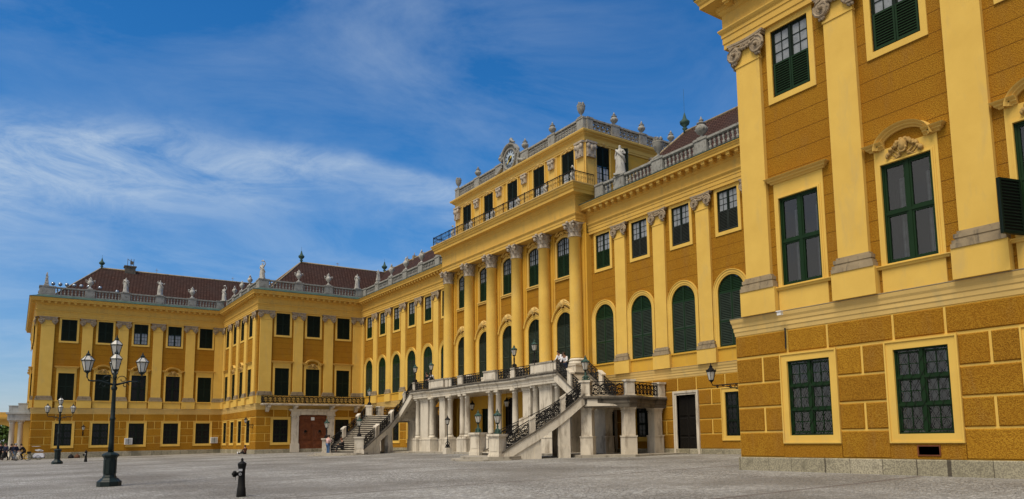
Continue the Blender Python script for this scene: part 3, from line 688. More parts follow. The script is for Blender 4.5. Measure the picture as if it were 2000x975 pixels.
def corinthian(r):
    mb = MB(); mb.lathe([(r+.05, 0), (r+.05, .06), (r, .08), (r, .5), (r+.06, .85), (r+.16, 1.0)], 16)
    for k in range(3):
        m = 8; z0 = .08+.27*k; off = .5*(k % 2)
        for i in range(m):
            a = 2*math.pi*(i+off)/m; pts = []
            for q in range(6):
                t = q/5; rr = r+.02+.04*t+(.13*t**3)*(1+.35*k); zz = z0+.36*t-(.10*max(0, t-.75)*4)
                hw = .13*(1-t*.35)
                pts.append((rr, zz, hw))
            vs_ = []
            for rr, zz, hw in pts:
                for s_ in (-1, 0, 1):
                    e = rr-(.03 if s_ else 0); vs_.append((e*math.cos(a)-s_*hw*math.sin(a), e*math.sin(a)+s_*hw*math.cos(a), zz))
            mb.smooth = True; mb.add(vs_, [(3*j+s_, 3*j+s_+1, 3*j+s_+4, 3*j+s_+3) for j in range(5) for s_ in (0, 1)]); mb.smooth = False
    for i in range(4):
        a = math.pi/4+math.pi/2*i
        Mx = Matrix.Rotation(a, 4, 'Z') @ Matrix.Translation((r+.20, 0, .80))
        mb.lathe([(.03, -.07), (.15, -.06), (.15, .06), (.03, .07)], 10, M_=Mx @ Matrix.Rotation(R(90), 4, 'X'))
        mb.lathe([(.05, -.1), (.05, .1)], 6, M_=Mx @ Matrix.Rotation(R(90), 4, 'X'))
    h = r+.22
    pts = []
    for i in range(4):
        a = math.pi/4+math.pi/2*i
        for t in range(6):
            tt = t/6; p0 = Vector((h*math.cos(a), h*math.sin(a)))*1.32; p1 = Vector((h*math.cos(a+math.pi/2), h*math.sin(a+math.pi/2)))*1.32
            p = p0.lerp(p1, tt); p = p*(1-.16*math.sin(math.pi*tt)); pts.append((p.x, p.y))
    mb.slab(pts, .98, 1.10); mb.lathe([(0, -.1), (.12, -.04), (.12, .08), (0, .14)], 8, c=(0, -h*1.0, 1.02))
    return mb.mesh('capital', 'capital2')
CAP = ionic(1.06, .15); CAPW = ionic(1.3, .15); CORI = corinthian(.47)
def pil_meshes(w):
    pw = w+.44
    p = MB(); p.box(-w/2, w/2, -.15, 0, 6.4, 15.34); p.box(-w/2-.03, w/2+.03, -.18, 0, 14.50, 14.58)
    b = MB()
    for z0, z1, e in ((5.93, 6.06, .20), (6.06, 6.16, .17), (6.16, 6.22, .10), (6.22, 6.34, .13), (6.34, 6.42, .05)):
        b.box(-w/2-e, w/2+e, -.15-e*.7, 0, z0, z1)
    q = MB(); q.box(-pw/2, pw/2, -.26, 0, 5.05, 5.93)
    return p.mesh('pilaster', 'pale'), b.mesh('base', 'base'), q.mesh('pedestal', 'pale')
PIL = {1.06: pil_meshes(1.06), 1.3: pil_meshes(1.3), .72: pil_meshes(.72)}
CAPN = ionic(.72, .15)
def pilaster(parent, F, u, w=1.06):
    W = F @ T(u, 0, 0); a, b, q = PIL[w]
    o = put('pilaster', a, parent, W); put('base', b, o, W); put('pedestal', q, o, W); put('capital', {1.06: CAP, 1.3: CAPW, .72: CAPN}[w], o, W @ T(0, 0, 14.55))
    return o

# ---------------------------------------------------- walls with openings
def wall(mb, u0, u1, z0, z1, ops, d=0.0, depth=.16):
    """flat wall at y=-d with openings [(centre, width, zb, zt, arch_spring or None)] and their reveals"""
    y = -d; yb = -d+depth
    cols = {}
    for c, w, zb, zt, sp in ops: cols.setdefault(round(c, 3), []).append((w, zb, zt, sp))
    def quad(xa, xb, za, zb_):
        if xb-xa > 1e-5 and zb_-za > 1e-5: mb.add([(xa, y, za), (xb, y, za), (xb, y, zb_), (xa, y, zb_)], [(0, 1, 2, 3)])
    cur = u0
    for c in sorted(cols):
        L_ = sorted(cols[c], key=lambda q: q[1]); mw = max(q[0] for q in L_); a, b = c-mw/2, c+mw/2
        quad(cur, a, z0, z1); zc = z0
        for w, zb, zt, sp in L_:
            quad(a, b, zc, max(zb, z0)); xa, xb = c-w/2, c+w/2
            if sp is None:
                quad(a, xa, zb, zt); quad(xb, b, zb, zt)
                loop = [(xa, zb), (xb, zb), (xb, zt), (xa, zt)]
            else:
                r = w/2; quad(a, xa, zb, zt); quad(xb, b, zb, zt); pts = archpts(r, 16, sp, c)
                for i in range(16):
                    (x1_, z1_), (x2_, z2_) = pts[i], pts[i+1]
                    mb.add([(x2_, y, z2_), (x1_, y, z1_), (x1_, y, zt), (x2_, y, zt)], [(0, 1, 2, 3)])
                loop = [(xa, zb), (xb, zb)]+pts
            n = len(loop); vs_ = [(x, y, z) for x, z in loop]+[(x, yb, z) for x, z in loop]
            mb.add(vs_, [(i, (i+1) % n, n+(i+1) % n, n+i) for i in range(n)])
            zc = zt
        quad(a, b, zc, z1); cur = b
    quad(cur, u1, z0, z1)
def rustication(mb, u0, u1, voids, joints1, joints2, d0=0.0, left=0.0, right=0.0):
    """raised rough panels between the pale joints; voids=[(a,b,z0,z1)] are left free"""
    rows = [(0.02, .86), (.92, 1.73), (1.79, 2.60), (2.66, 3.52), (3.60, 4.36)]
    for ri, (za, zb) in enumerate(rows):
        js = sorted(j for j in (joints2 if ri in (1, 3) else (joints1 if ri == 4 else [])) if u0 < j < u1)
        edges = [u0-.03]+js+[u1+.03]
        for a, b in zip(edges, edges[1:]):
            segs = [(a+.035, b-.035)]
            for va, vb, v0, v1 in voids:
                if v1 > za+.02 and v0 < zb-.02:
                    if v0 > za+.25 or v1 < zb-.25:      # partial overlap in height: notch handled by splitting the row
                        ns = []
                        for s0, s1 in segs:
                            if vb <= s0 or va >= s1: ns.append((s0, s1)); continue
                            if va-s0 > .05: ns.append((s0, va))
                            if s1-vb > .05: ns.append((vb, s1))
                            c0, c1 = max(s0, va), min(s1, vb)
                            if v0-za > .15: mb.box(c0, c1, -d0-.035, 0, za, v0-.0)
                            if zb-v1 > .15: mb.box(c0, c1, -d0-.035, 0, v1+.0, zb)
                        segs = ns
                    else:
                        ns = []
                        for s0, s1 in segs:
                            if vb <= s0 or va >= s1: ns.append((s0, s1)); continue
                            if va-s0 > .05: ns.append((s0, va))
                            if s1-vb > .05: ns.append((vb, s1))
                        segs = ns
            for s0, s1 in segs:
                if s1-s0 > .06: mb.cur = rnd.choice((0, 0, 1, 2)); mb.pillow(s0, s1, -d0-.04, 0, za, zb, .035)

STRING = [(0, 4.40), (.03, 4.40), (.045, 4.52), (.075, 4.56), (.075, 4.68), (.11, 4.72), (.125, 4.82), (.17, 4.90), (.19, 4.99), (.19, 5.02), (0, 5.045)]
FLASH = [(0, 5.046), (.195, 5.022), (.21, 5.03), (.21, 5.05), (0, 5.07)]
ARCHI = [(0, 15.5), (.17, 15.5), (.17, 15.70), (.20, 15.71), (.20, 15.95), (.23, 15.96), (.23, 16.08), (.28, 16.14), (.33, 16.22), (.33, 16.27), (.20, 16.33), (.19, 16.33), (.19, 16.86), (.24, 16.90), (.30, 16.98), (.30, 17.02), (.34, 17.03), (.34, 17.24), (.78, 17.25), (.78, 17.38), (.82, 17.42), (.86, 17.52), (.92, 17.58), (.92, 17.62), (0, 17.66)]
GUT = [(0, 17.66), (.93, 17.625), (.95, 17.65), (.95, 17.68), (.3, 17.90), (.15, 18.02), (0, 18.02)]
PATH = [(-80, YL), (XL, YL), (XL, YD), (XC, YD), (XC, -.1), (XA+.38, -.1), (XA+.38, YD), (XE, YD), (XE, 6)]
GPATH = [(-80, YL), (XL, YL), (XL, YD), (XC, YD), (XC, -.1), (XA, -.1), (XA, YD), (XE, YD), (XE, 6)]
def modillions(mb, F, u0, u1, flip=False):
    n = max(1, round((u1-u0)/.64)); p = (u1-u0)/n
    for i in range(n):
        c = u0+(i+.5)*p; mb.box(c-.14, c+.14, -.68, -.30, 17.06, 17.245, F); mb.box(c-.11, c+.11, -.62, -.30, 16.99, 17.06, F)
def entab(parent, i0, i1, mods):
    mb = MB(); mb.sweep(ARCHI, PATH, i0, i1, close=False)
    for F, a, b in mods: modillions(mb, F, a, b)
    mb.build('cornice', 'cornice', parent); MB().sweep(GUT, PATH, i0, i1, close=False).build('gutter', 'copper', parent)
    so_ = MB().sweep([(d*.7, z) for d, z in STRING], GPATH, i0, i1, close=False).build('string_course', 'sand', parent); MB().sweep([(d*.7, z) for d, z in FLASH], GPATH, i0, i1, close=False).build('flashing', 'base', so_)
def plinth(parent, i0, i1, path=None):
    MB().sweep([(0, -1.4), (.07, -1.4), (.07, -.03), (.05, .0), (0, .0)], path or GPATH, i0, i1, close=False).build('plinth', 'plinth', parent)

# balusters
def baluster_prof(h):
    return [(.075, 0), (.075, .04*h), (.05, .06*h), (.05, .1*h), (.095, .22*h), (.085, .34*h), (.04, .46*h), (.06, .5*h), (.04, .54*h), (.085, .66*h), (.095, .78*h), (.05, .9*h), (.05, .94*h), (.075, .96*h), (.075, h)]
def balustrade(parent, F, posts, d=-.15, ends=True, endw=1.0, skip=None):
    """posts = centres along u; one part per bay plus a pedestal part each"""
    for i, u in enumerate(posts):
        w = 1.0
        if isinstance(u, tuple): u, w = u
        p = MB(); p.box(-w/2, w/2, -.19, .19, 0, .95); p.box(-w/2-.05, w/2+.05, -.24, .24, -.07, .06); p.box(-w/2-.05, w/2+.05, -.24, .24, .93, 1.07)
        p.box(-w/2+.12, w/2-.12, -.205, -.19, .16, .82)
        p.build('balustrade_pedestal', 'bal', parent, F @ T(u, -d, 18.03))
    for u, v in zip(posts, posts[1:]):
        a = u[0]+u[1]/2 if isinstance(u, tuple) else u+.5; b = v[0]-v[1]/2 if isinstance(v, tuple) else v-.5
        L_ = b-a
        if L_ < .3: continue
        m = MB(); m.box(0, L_, -.15, .15, -.03, .12); m.box(0, L_, -.17, .17, .88, 1.02); m.box(0, L_, -.12, .12, .84, .88)
        n = max(1, int(L_/.33)); q = L_/n
        for k in range(n): m.lathe([(r_*1.15, z+.12) for r_, z in baluster_prof(.72)], 7, c=((k+.5)*q, 0, 0))
        m.build('balustrade', 'bal', parent, F @ T(a, -d, 18.03))
FM = T(0, -.1, 0); FD = T(0, YD, 0); FC = T(XC, 0, 0, rz=R(90)); FLW = T(XL, 0, 0, rz=R(90)); FNW = T(0, YL, 0)

def facade(parent, F, u0, u1, bays, kinds, pils, gj=True, extra_g=(), ugu0=None, vents=()):
    """kinds per bay: (ground, mid, upper); pils: list of (u,w)"""
    g = MB(); ops = []; voids = []
    for (c, (kg, km, ku)) in zip(bays, kinds):
        if kg: ops.append((c, 1.64, .75, 3.28, None)); voids.append((c-1.09, c+1.09, .45, 3.53))
    for c, w, zt, kind in extra_g:
        ops.append((c, w, gz(0)-.3 if kind != 'win' else .75, zt, None)); voids.append((c-w/2-.24, c+w/2+.24, -1, zt+.24))
    g0 = u0 if ugu0 is None else ugu0
    wall(g, g0, u1, -.02, 4.42, [(c, w, max(zb, -.02), zt, sp) for c, w, zb, zt, sp in ops], 0, .5)
    g.build('ground_floor_wall', 'pale', parent, F)
    r = MB(); j1 = []; j2 = []
    allc = sorted([b for b, k in zip(bays, kinds)])
    for c in allc: j1 += [c-.78, c+.78]
    for a, b in zip([2*allc[0]-allc[1]]+allc, allc+[2*allc[-1]-allc[-2]]): j2.append((a+b)/2+.05)
    rustication(r, g0, u1, voids, j1, j2); r.build('rustication', RUST, parent, F)
    up_ = MB(); uo = []
    for (c, (kg, km, ku)) in zip(bays, kinds):
        if km == 'arch': uo.append((c, 2.0, 5.95, 10.2, 9.15))
        elif km: uo.append((c, 1.58, 5.93, 9.06, None))
        if ku: uo.append((c, 1.53, 12.8, 15.3, None))
    up_.cur = 0; wall(up_, u0, u1, 5.0, 15.6, uo, 0, .5); up_.build('upper_wall', 'ochre', parent, F)
    for (c, (kg, km, ku)) in zip(bays, kinds):
        if kg: place(PR[kg], parent, F @ T(c, 0, .75))
        if km: place(PR[km], parent, F @ T(c, 0, 5.95 if km == 'arch' else 5.93))
        if ku: place(PR[ku], parent, F @ T(c, 0, 12.8))
        if km == 'arch':
            a = MB(); a.box(-1.95, 1.95, -.03, 0, 5.06, 5.86); a.box(-1.3, 1.3, -.10, 0, 5.84, 5.94); a.build('apron', 'mid', parent, F @ T(c, 0, 0))
    for u, w in pils: pilaster(parent, F, u, w)
    return g

# ==================================================================== the palace
# ---- far wing (runs towards the camera on the left)
farw = thing('far_wing', 'long yellow palace wing at the far left, five windows wide, with brown hipped roof', 'palace wing', T(XL-5, -22, gz(-22)))
LB = [-29.08, -25.42, -21.70, -17.97, -14.34]
facade(farw, FLW, YL, YD, LB, [('g', 'm_sh_f', 'u_full_d'), ('g', 'm_sh_c', 'u_full_d'), ('g', 'm_glass_c', 'u_top'), ('g', 'm_glass_c', 'u_top'), ('g', 'm_sh_f', 'u_full_d')],
       [(-31.15, 1.3), (-27.25, 1.06), (-23.57, 1.06), (-19.83, 1.06), (-16.15, 1.06), (-12.75, 1.06)])
# north end of the wing, seen edge-on
fe = MB(); wall(fe, -66, XL, -.02, 4.42, [], 0); fe.build('ground_floor_wall', 'pale', farw, FNW)
fe = MB(); rustication(fe, -66, XL, [], [XL-4, XL-8], [XL-2, XL-6]); fe.build('rustication', RUST, farw, FNW)
fe = MB(); wall(fe, -66, XL, 5.0, 15.6, [], 0); fe.build('upper_wall', 'ochre', farw, FNW)
for u in (XL-.95, XL-4.7, XL-8.5, XL-12.2): pilaster(farw, FNW, u, 1.06)
for i, u in enumerate((XL-2.8, XL-6.6, XL-10.4)): place(PR['m_sh_f'], farw, FNW @ T(u, -.3, 5.93)); place(PR['u_full_d'], farw, FNW @ T(u, -.3, 12.8))
mb = MB()
MB().sweep(ARCHI, PATH[:3]+[], 0, 1, close=False)
entab(farw, 0, 2, [(FLW, YL, YD-.9), (FNW, -66, XL)]); plinth(farw, 0, 2)
balustrade(farw, FLW, [(-31.4, 1.5), -27.25, -23.57, -19.83, -16.15, (-12.8, .9)])
balustrade(farw, FNW, [-66, -62, -58, -54.3, (XL-.75, 1.2)])
def hip_roof(parent, x0, x1, y0, y1, z0, zr, axis, hips=(True, True), name='roof'):
    mb = MB()
    if axis == 'y':
        xm = (x0+x1)/2; hy = (x1-x0)/2
        a = y0+(hy if hips[0] else 0); b = y1-(hy if hips[1] else 0)
        v = [(x0, y0, z0), (x1, y0, z0), (x1, y1, z0), (x0, y1, z0), (xm, a, zr), (xm, b, zr)]
        f = [(0, 1, 4), (1, 2, 5, 4), (2, 3, 5), (3, 0, 4, 5)]
    else:
        ym = (y0+y1)/2; hx = (y1-y0)/2
        a = x0+(hx if hips[0] else 0); b = x1-(hx if hips[1] else 0)
        v = [(x0, y0, z0), (x1, y0, z0), (x1, y1, z0), (x0, y1, z0), (a, ym, zr), (b, ym, zr)]
        f = [(0, 1, 5, 4), (1, 2, 5), (2, 3, 4, 5), (3, 0, 4)]
    mb.add(v, f); o = mb.build(name, 'roof', parent)
    r = MB(); r.tube([v[4], v[5]], .11, 6)
    for q, w_ in ((0, 4), (1, 4) if axis == 'y' else (3, 4), (2, 5), (3, 5) if axis == 'y' else (1, 5)): r.tube([v[q], v[w_]], .09, 6)
    r.build('ridge', 'base', o)
    return o
def finial(parent, x, y, z, s=1.0, rod=1.2):
    m = MB(); m.lathe([(.16*s, 0), (.12*s, .25*s), (.22*s, .4*s), (.1*s, .5*s), (.36*s, .75*s), (.40*s, .95*s), (.3*s, 1.02*s), (.16*s, 1.2*s), (.07*s, 1.55*s), (.0, 1.75*s)], 12)
    m.tube([(0, 0, 1.6*s), (0, 0, 1.75*s+rod)], .012, 4); m.build('finial', 'patina', parent, T(x, y, z))
r1 = hip_roof(farw, XL-11.6, XL-.9, YL+1.0, 6, 17.9, 23.1, 'y', (True, True)); finial(r1, XL-6.25, YL+6.4, 23.0, .85, .3)
ch = MB(); ch.box(-.5, .5, -.6, .6, -1.2, .35); ch.box(-.6, .6, -.7, .7, .35, .5)
for q in (-.3, .1, .4): ch.tube([(0, q, .5), (.1, q, 1.5)], .03, 4)
ch.tube([(.05, -.3, 1.4), (.05, .4, 1.1)], .03, 4); ch.box(-.1, .1, .0, .35, .8, 1.2); ch.build('chimney', 'dirty', r1, T(XL-6.3, -22.6, 23.2))
for yy in (-19.5, -10): 
    m = MB(); m.tube([(0, 0, 0), (0, 0, .7)], .02, 4); m.tube([(0, -.2, .45), (0, .2, .45)], .02, 4); m.build('roof_vent', 'base', r1, T(XL-6.3, yy, 23.1))

# ---- corner pavilion with the gate
cpav = thing('corner_pavilion', 'projecting yellow corner block with wooden gate, iron balcony and brown hipped roof', 'palace wing', T(XC-6, -6, gz(-6)))
CB = [-9.47, -6.0, -2.43]
facade(cpav, FC, YD, -.1, CB, [('g', 'm_sh_f', 'u_full_d'), (None, 'm_sh_c', 'u_full_d'), ('g', 'm_sh_f', 'u_full_d')],
       [(-11.35, 1.3), (-7.75, 1.06), (-4.22, 1.06), (-.72, 1.06)], extra_g=[(-5.85, 3.27, 3.8, 'gate')])
DB = [-47.85, -44.1, -40.36, -36.55]
facade(cpav, FD, XL, XC, DB, [('g', 'm_sh_f', 'u_full_d'), ('g', 'm_sh_c', 'u_full_d'), ('g', 'm_sh_c', 'u_full_d'), ('g', 'm_sh_f', 'u_full_d')],
       [(-49.35, .72), (-45.95, 1.06), (-42.22, 1.06), (-38.45, 1.06), (-34.62, 1.06)])
entab(cpav, 2, 4, [(FD, XL+.9, XC+.2), (FC, YD-.2, -.95)]); plinth(cpav, 2, 4)
balustrade(cpav, FD, [(-49.2, .5), -45.95, -42.22, -38.45, (-34.3, 1.0)]); balustrade(cpav, FC, [(-11.7, 1.1), -7.8, -4.3, (-.5, .9)])
r2 = hip_roof(cpav, XC-11.8, XC-.9, YD+1.0, 16, 17.9, 23.05, 'y', (True, True)); finial(r2, XC-6.35, YD+6.5, 22.95, .95, .4)
m = MB(); m.tube([(0, 0, 0), (0, 0, .55)], .02, 4); m.tube([(0, -.2, .4), (0, .2, .4)], .03, 4); m.build('roof_vent', 'base', r2, T(XC-6.35, -1.0, 23.05))
# gate
G0 = T(XC, -5.85, 0, rz=R(90))
gt = MB(); w = 3.27
gb = gz(-6)
for sx in (-1, 1):
    a, b = sorted((sx*.01, sx*w/2)); gt.box(a, b, .10, .2, gb, 3.8)
    for z0, z1 in ((gb+.1, .75), (.9, 2.3), (2.42, 3.05)):
        c0, c1 = (a+.12, b-.12); gt.pillow(c0, c1, .06, .10, z0, z1, .05); gt.pillow(c0+.18, c1-.18, .03, .06, z0+.16, z1-.16, .04)
    gt.lathe([(.0, 0), (.28, .02), (.30, .05), (.2, .08), (0, .09)], 12, M_=T(sx*w/4, .06, 1.75, rx=R(90)))
gt.box(-w/2, w/2, .05, .12, 3.12, 3.22); gt.pillow(-w/2+.15, -.1, .06, .10, 3.3, 3.72, .04); gt.pillow(.1, w/2-.15, .06, .10, 3.3, 3.72, .04); gt.box(-.06, .06, .04, .1, gb, 3.8)
go = gt.build('gate', 'wood', cpav, G0)
kn = MB()
for sx in (-1, 1): kn.lathe([(0, 0), (.16, .01), (.16, .05), (0, .09)], 10, M_=T(sx*w/4, .0, 1.95, rx=R(90))); kn.torusarc(sx*w/4, 1.78, .13, [(-.02, -.02), (.02, -.02), (.02, .02), (-.02, .02)], 0, 2*math.pi, 12, -.03)
kn.build('knocker', 'iron', go, G0)
nb = MB(); nb.box(-.2, .2, .02, .045, 3.2, 3.55); nb.build('notice', 'white', go, G0 @ T(.0, 0, 0))
ps = MB()
for sx in (-1, 1):
    c = sx*(w/2+.42); ps.box(c-.40, c+.40, -.22, .1, 0, 3.3); ps.box(c-.48, c+.48, -.30, .1, gb, .55); ps.box(c-.44, c+.44, -.26, .1, .55, .66)
    ps.box(c-.44, c+.44, -.27, .1, 3.3, 3.38); ps.box(c-.5, c+.5, -.32, .1, 3.72, 3.84)
    for q in (-.3, 0, .3): ps.lathe([(.0, 0), (.1, .05), (.12, .25), (0, .34)], 7, c=(c+q, -.26, 3.38))
    ps.box(c-.40, c+.40, -.25, .1, 3.38, 3.72)
ps.box(-w/2-.86, w/2+.86, -.24, .1, 3.84, 4.22); ps.box(-w/2-.0, w/2+.0, -.12, .1, 3.8, 3.85)
ps.sweep([(0, 4.22), (.08, 4.22), (.12, 4.3), (.24, 4.36), (.26, 4.44), (0, 4.46)], [(-w/2-.9, 0), (-w/2-.9, -.24), (w/2+.9, -.24), (w/2+.9, 0)])
ps.build('gate_surround', 'stone', cpav, G0)

# iron railing work ---------------------------------------------------------
def scroll(cx, cz, r, sx, sz, turns=1.35, n=11, y=0, ph=0):
    return [(cx+sx*r*(1-.8*i/n)*math.cos(ph+2*math.pi*turns*i/n), y, cz+sz*r*(1-.8*i/n)*math.sin(ph+2*math.pi*turns*i/n)) for i in range(n+1)]
def railing_cell(mb, h, w, r=.017, dense=True):
    """one cell of filigree in local x 0..w, z 0..h; returns pts via transform by caller"""
    L_ = []
    c = w/2
    for sx, sz, ph, cx, cz, rr in ((1, 1, 0, c-.02, h*.3, h*.24), (-1, 1, .6, c+.02, h*.68, h*.24), (1, -1, 2.2, w*.12+.03, h*.5, h*.17), (-1, -1, 2.6, w*.88-.03, h*.5, h*.17), (1, 1, 1.2, w*.2, h*.14, h*.11), (-1, 1, 1.2, w*.8, h*.86, h*.11), (1, -1, 3.2, w*.8, h*.14, h*.11), (-1, -1, .2, w*.2, h*.86, h*.11)):
        L_.append(scroll(cx, cz, rr, sx, sz, ph=ph))
    L_.append([(w*.5+w*.45*math.sin(q/8*2*math.pi), 0, h*(.02+.96*q/8)) for q in range(9)])
    L_.append([(w*.5-w*.45*math.sin(q/8*2*math.pi), 0, h*(.02+.96*q/8)) for q in range(9)])
    return L_
def railing(mb, p0, p1, h=.85, cell=.46, r=.024, dense=True, base=.04):
    """between points p0,p1 (foot points, may slope)"""
    p0, p1 = Vector(p0), Vector(p1); d = p1-p0; hd = Vector((d.x, d.y, 0)); L_ = hd.length
    if L_ < .05: return
    hd /= L_; sl = d.z/L_
    def P3(x, y, z): return (p0.x+hd.x*x, p0.y+hd.y*x, p0.z+sl*x+z)
    def bar(x0, x1, z0, z1, t):
        n_ = Vector((hd.y, -hd.x, 0))*t
        q = []
        for s_ in (1, -1):
            for x, z in ((x0, z0), (x1, z0), (x1, z1), (x0, z1)):
                a = Vector(P3(x, 0, z))+n_*s_; q.append(a)
        mb.add(q, [(0, 1, 2, 3), (7, 6, 5, 4), (0, 4, 5, 1), (1, 5, 6, 2), (2, 6, 7, 3), (3, 7, 4, 0)])
    bar(0, L_, h-.035, h+.02, .035); bar(0, L_, base, base+.03, .018); bar(0, L_, h-.12, h-.10, .012)
    n = max(1, round(L_/cell)); w = L_/n
    for i in range(n):
        bar(i*w-.012, i*w+.012, base, h-.03, .012)
        if dense:
            for c in railing_cell(mb, h-.14-base, w): mb.tube([P3(i*w+x, y, base+.02+z) for x, y, z in c], r, 4)
        else:
            m_ = 3
            for k in range(1, m_+1): bar(i*w+w*k/(m_+1)-.007, i*w+w*k/(m_+1)+.007, base, h-.1, .008)
            for sx, cx in ((1, w*.28), (-1, w*.72)): mb.tube([P3(i*w+x, y, base+.1+z) for x, y, z in scroll(cx, h*.34, .13, sx, 1, 1.2, 9)], .012, 4)
    bar(L_-.012, L_+.012, base, h-.03, .012)

# balcony over the gate
bc = MB(); FB = FC
bc.box(-11.75, -.1, -1.22, 0, 4.93, 5.03, None); bc.box(-11.65, -.1, -1.12, 0, 4.84, 4.93)
bo = bc.build('balcony', 'stone', cpav, FB)
br_ = MB(); railing(br_, (-11.7, -1.15, 5.03), (-.15, -1.15, 5.03), .9, .5, .028); railing(br_, (-11.7, -.05, 5.03), (-11.7, -1.15, 5.03), .9, .5, .028)
br_.build('railing', 'iron', bo, FB)
gl = MB()
for i in range(23):
    c = -11.45+i*.5
    for q in range(5): gl.lathe([(0, -.012), (.045, 0), (0, .012)], 6, M_=T(c+.12*math.cos(q*1.257), -1.19, 5.45+.15*math.sin(q*1.257), rx=R(90)))
    gl.lathe([(0, -.02), (.06, 0), (0, .02)], 6, M_=T(c, -1.18, 5.45, rx=R(90)))
gl.build('gilded_flowers', 'gild', bo, FB)
for c in (-11.0, -8.0, -3.8, -.8):
    k = MB(); k.prism([(-.0, 0), (-1.0, 0), (-1.0, -.16), (-.8, -.22), (-.62, -.2), (-.42, -.42), (-.3, -.62), (-.12, -.72), (0, -.72)], -.17, .17, Matrix.Rotation(R(90), 4, 'Z') @ Matrix.Scale(1, 4))
    k.lathe([(.13, -.2), (.13, .2)], 10, M_=T(0, -.86, -.14) @ Matrix.Rotation(R(90), 4, 'Y'))
    k.build('console', 'stone', bo, FB @ T(c, 0, 4.84))

# ---- main block
main = thing('main_block', 'central yellow palace block with giant columns, attic storey and clock', 'palace', T(0, 6, gz(0)))
kM = []
bays = [-b for b in reversed(M_B)]+M_B
RZ = .40   # the risalit stands this far in front of the main wall
leftb = [-b for b in reversed(M_B)]
facade(main, FM, XC, -10.55, leftb, [('g', 'arch', 'u_half_g')]*6, [(-u, 1.06) for u in reversed(M_P)]+[(XC+.45, .72)])
facade(main, FM, 10.55, XA+.7, M_B, [(None, 'arch', 'u_half_g'), ('g', 'arch', 'u_half_d'), (None, 'arch', 'u_half_d'), ('g', 'arch', 'u_half_d'), ('g', 'arch', 'u_half_d'), ('g', 'arch', 'u_half_d')],
       [(u, 1.06) for u in M_P], extra_g=[(19.43, 1.62, 3.3, 'door'), (11.9, 1.62, 3.3, 'door')])
for c in (19.43, 11.9):  # door nearest the centre is added to darken the space under the landing
    dr = MB(); dr.box(-.81, .81, .18, .26, -.30, 3.3)
    for sx in (-1, 1):
        for z0, z1 in ((-.2, .7), (.8, 1.9), (2.0, 3.2)): dr.pillow(min(sx*.06, sx*.74), max(sx*.06, sx*.74), .14, .18, z0, z1, .04)
    do = dr.build('door', 'doordark', main, FM @ T(c, 0, 0))
    s = MB(); 
    for e0, e1, dd_ in ((0, .12, .06), (.12, .25, .11)):
        for sx in (-1, 1):
            a, b = sorted((sx*(.81+e0), sx*(.81+e1))); s.box(a, b, -dd_, .2, -.32, 3.3+e1)
        s.box(-.81-e0, .81+e0, -dd_, .2, 3.3+e0, 3.3+e1)
    s.build('door_frame', 'stone', do, FM @ T(c, 0, 0))
entab(main, 4, 5, [(FM, XC+.95, -10.9), (FM, 10.9, XA+.5)]); plinth(main, 4, 5)
balustrade(main, FM, [(XC+.6, .9)]+[-u for u in reversed(M_P)]+[(-11.6, .9)]); balustrade(main, FM, [(11.6, .9)]+M_P+[(XA+.2, .9)])
# side roofs
r3 = hip_roof(main, -46, -10.0, .9, 10.3, 17.9, 23.2, 'x', (False, True)); r4 = hip_roof(main, 10.2, 56, .9, 10.3, 17.9, 23.2, 'x', (True, False))
finial(r3, -40.2, 5.6, 23.1, .95, .3); finial(r4, 14.9, 5.6, 23.1, .95, 1.8)
for x in (-33, -31, -22, 20.5, 22.5):
    m = MB(); m.box(-.2, .2, -.2, .2, -.3, .35); m.tube([(0, 0, .3), (0, 0, .7)], .05, 6); m.build('roof_vent', 'base', r4 if x > 0 else r3, T(x, 5.6, 23.2))

# risalit: the columned centre
FR = T(0, -.1-RZ, 0)
RB = [-7.75, -3.9, 0, 3.9, 7.75]
g = MB(); ops = [(0, 2.0, -.02, 4.2, 3.2), (-7.75, 2.0, -.02, 4.2, 3.2), (7.75, 2.0, -.02, 4.2, 3.2), (-3.9, 1.3, .9, 3.4, None), (3.9, 1.3, .9, 3.4, None)]
wall(g, -10.55, 10.55, -.02, 5.0, ops, 0, .6); g.box(10.54, 10.55, 0, .5, -.02, 15.6); g.box(-10.55, -10.54, 0, .5, -.02, 15.6); g.build('ground_floor_wall', 'mid', main, FR)
for c in (0, -7.75, 7.75):
    g = MB(); g.torusarc(c, 3.2, 1.0, [(0, .0), (0, -.05), (.2, -.05), (.2, .0)], 0, math.pi, 16)
    for sx in (-1, 1):
        a, b = sorted((c+sx*1.0, c+sx*1.2)); g.box(a, b, -.05, 0, -.3, 3.2)
    g.build('arch_trim', 'pale', main, FR)
for c in (0, -7.75, 7.75):
    d_ = MB(); d_.box(-1.0, 1.0, .3, .35, -.3, 4.2)
    for i in range(5): d_.box(-1.0+i*.5-.03, -1.0+i*.5+.03, .22, .3, -.3, 4.2)
    for z in (.6, 1.6, 3.15): d_.box(-1, 1, .24, .3, z-.04, z+.04)
    d_.torusarc(0, 3.2, .5, [(-.03, 0), (.03, 0), (.03, .08), (-.03, .08)], 0, math.pi, 12, .22)
    d_.build('door', 'doordark', main, FR @ T(c, 0, 0))
for c in (-3.9, 3.9): 
    d_ = MB(); bars(d_, 1.3, 2.5, 2, 4, .03, .1, .18, .06); d_.box(-.65, .65, .2, .22, 0, 2.5); d_.build('window', 'dgreen', main, FR @ T(c, 0, .9))
g = MB(); wall(g, -10.55, 10.55, 5.0, 16.5, [(c, 2.0, 5.3, 10.2, 9.15) for c in RB]+[(c, 1.62, 12.88, 15.92, None) for c in RB], 0, .45)
g.build('upper_wall', 'ochre', main, FR)
tr = MB()
cl = [-9.75, -5.83, -1.97, 1.97, 5.83, 9.75]
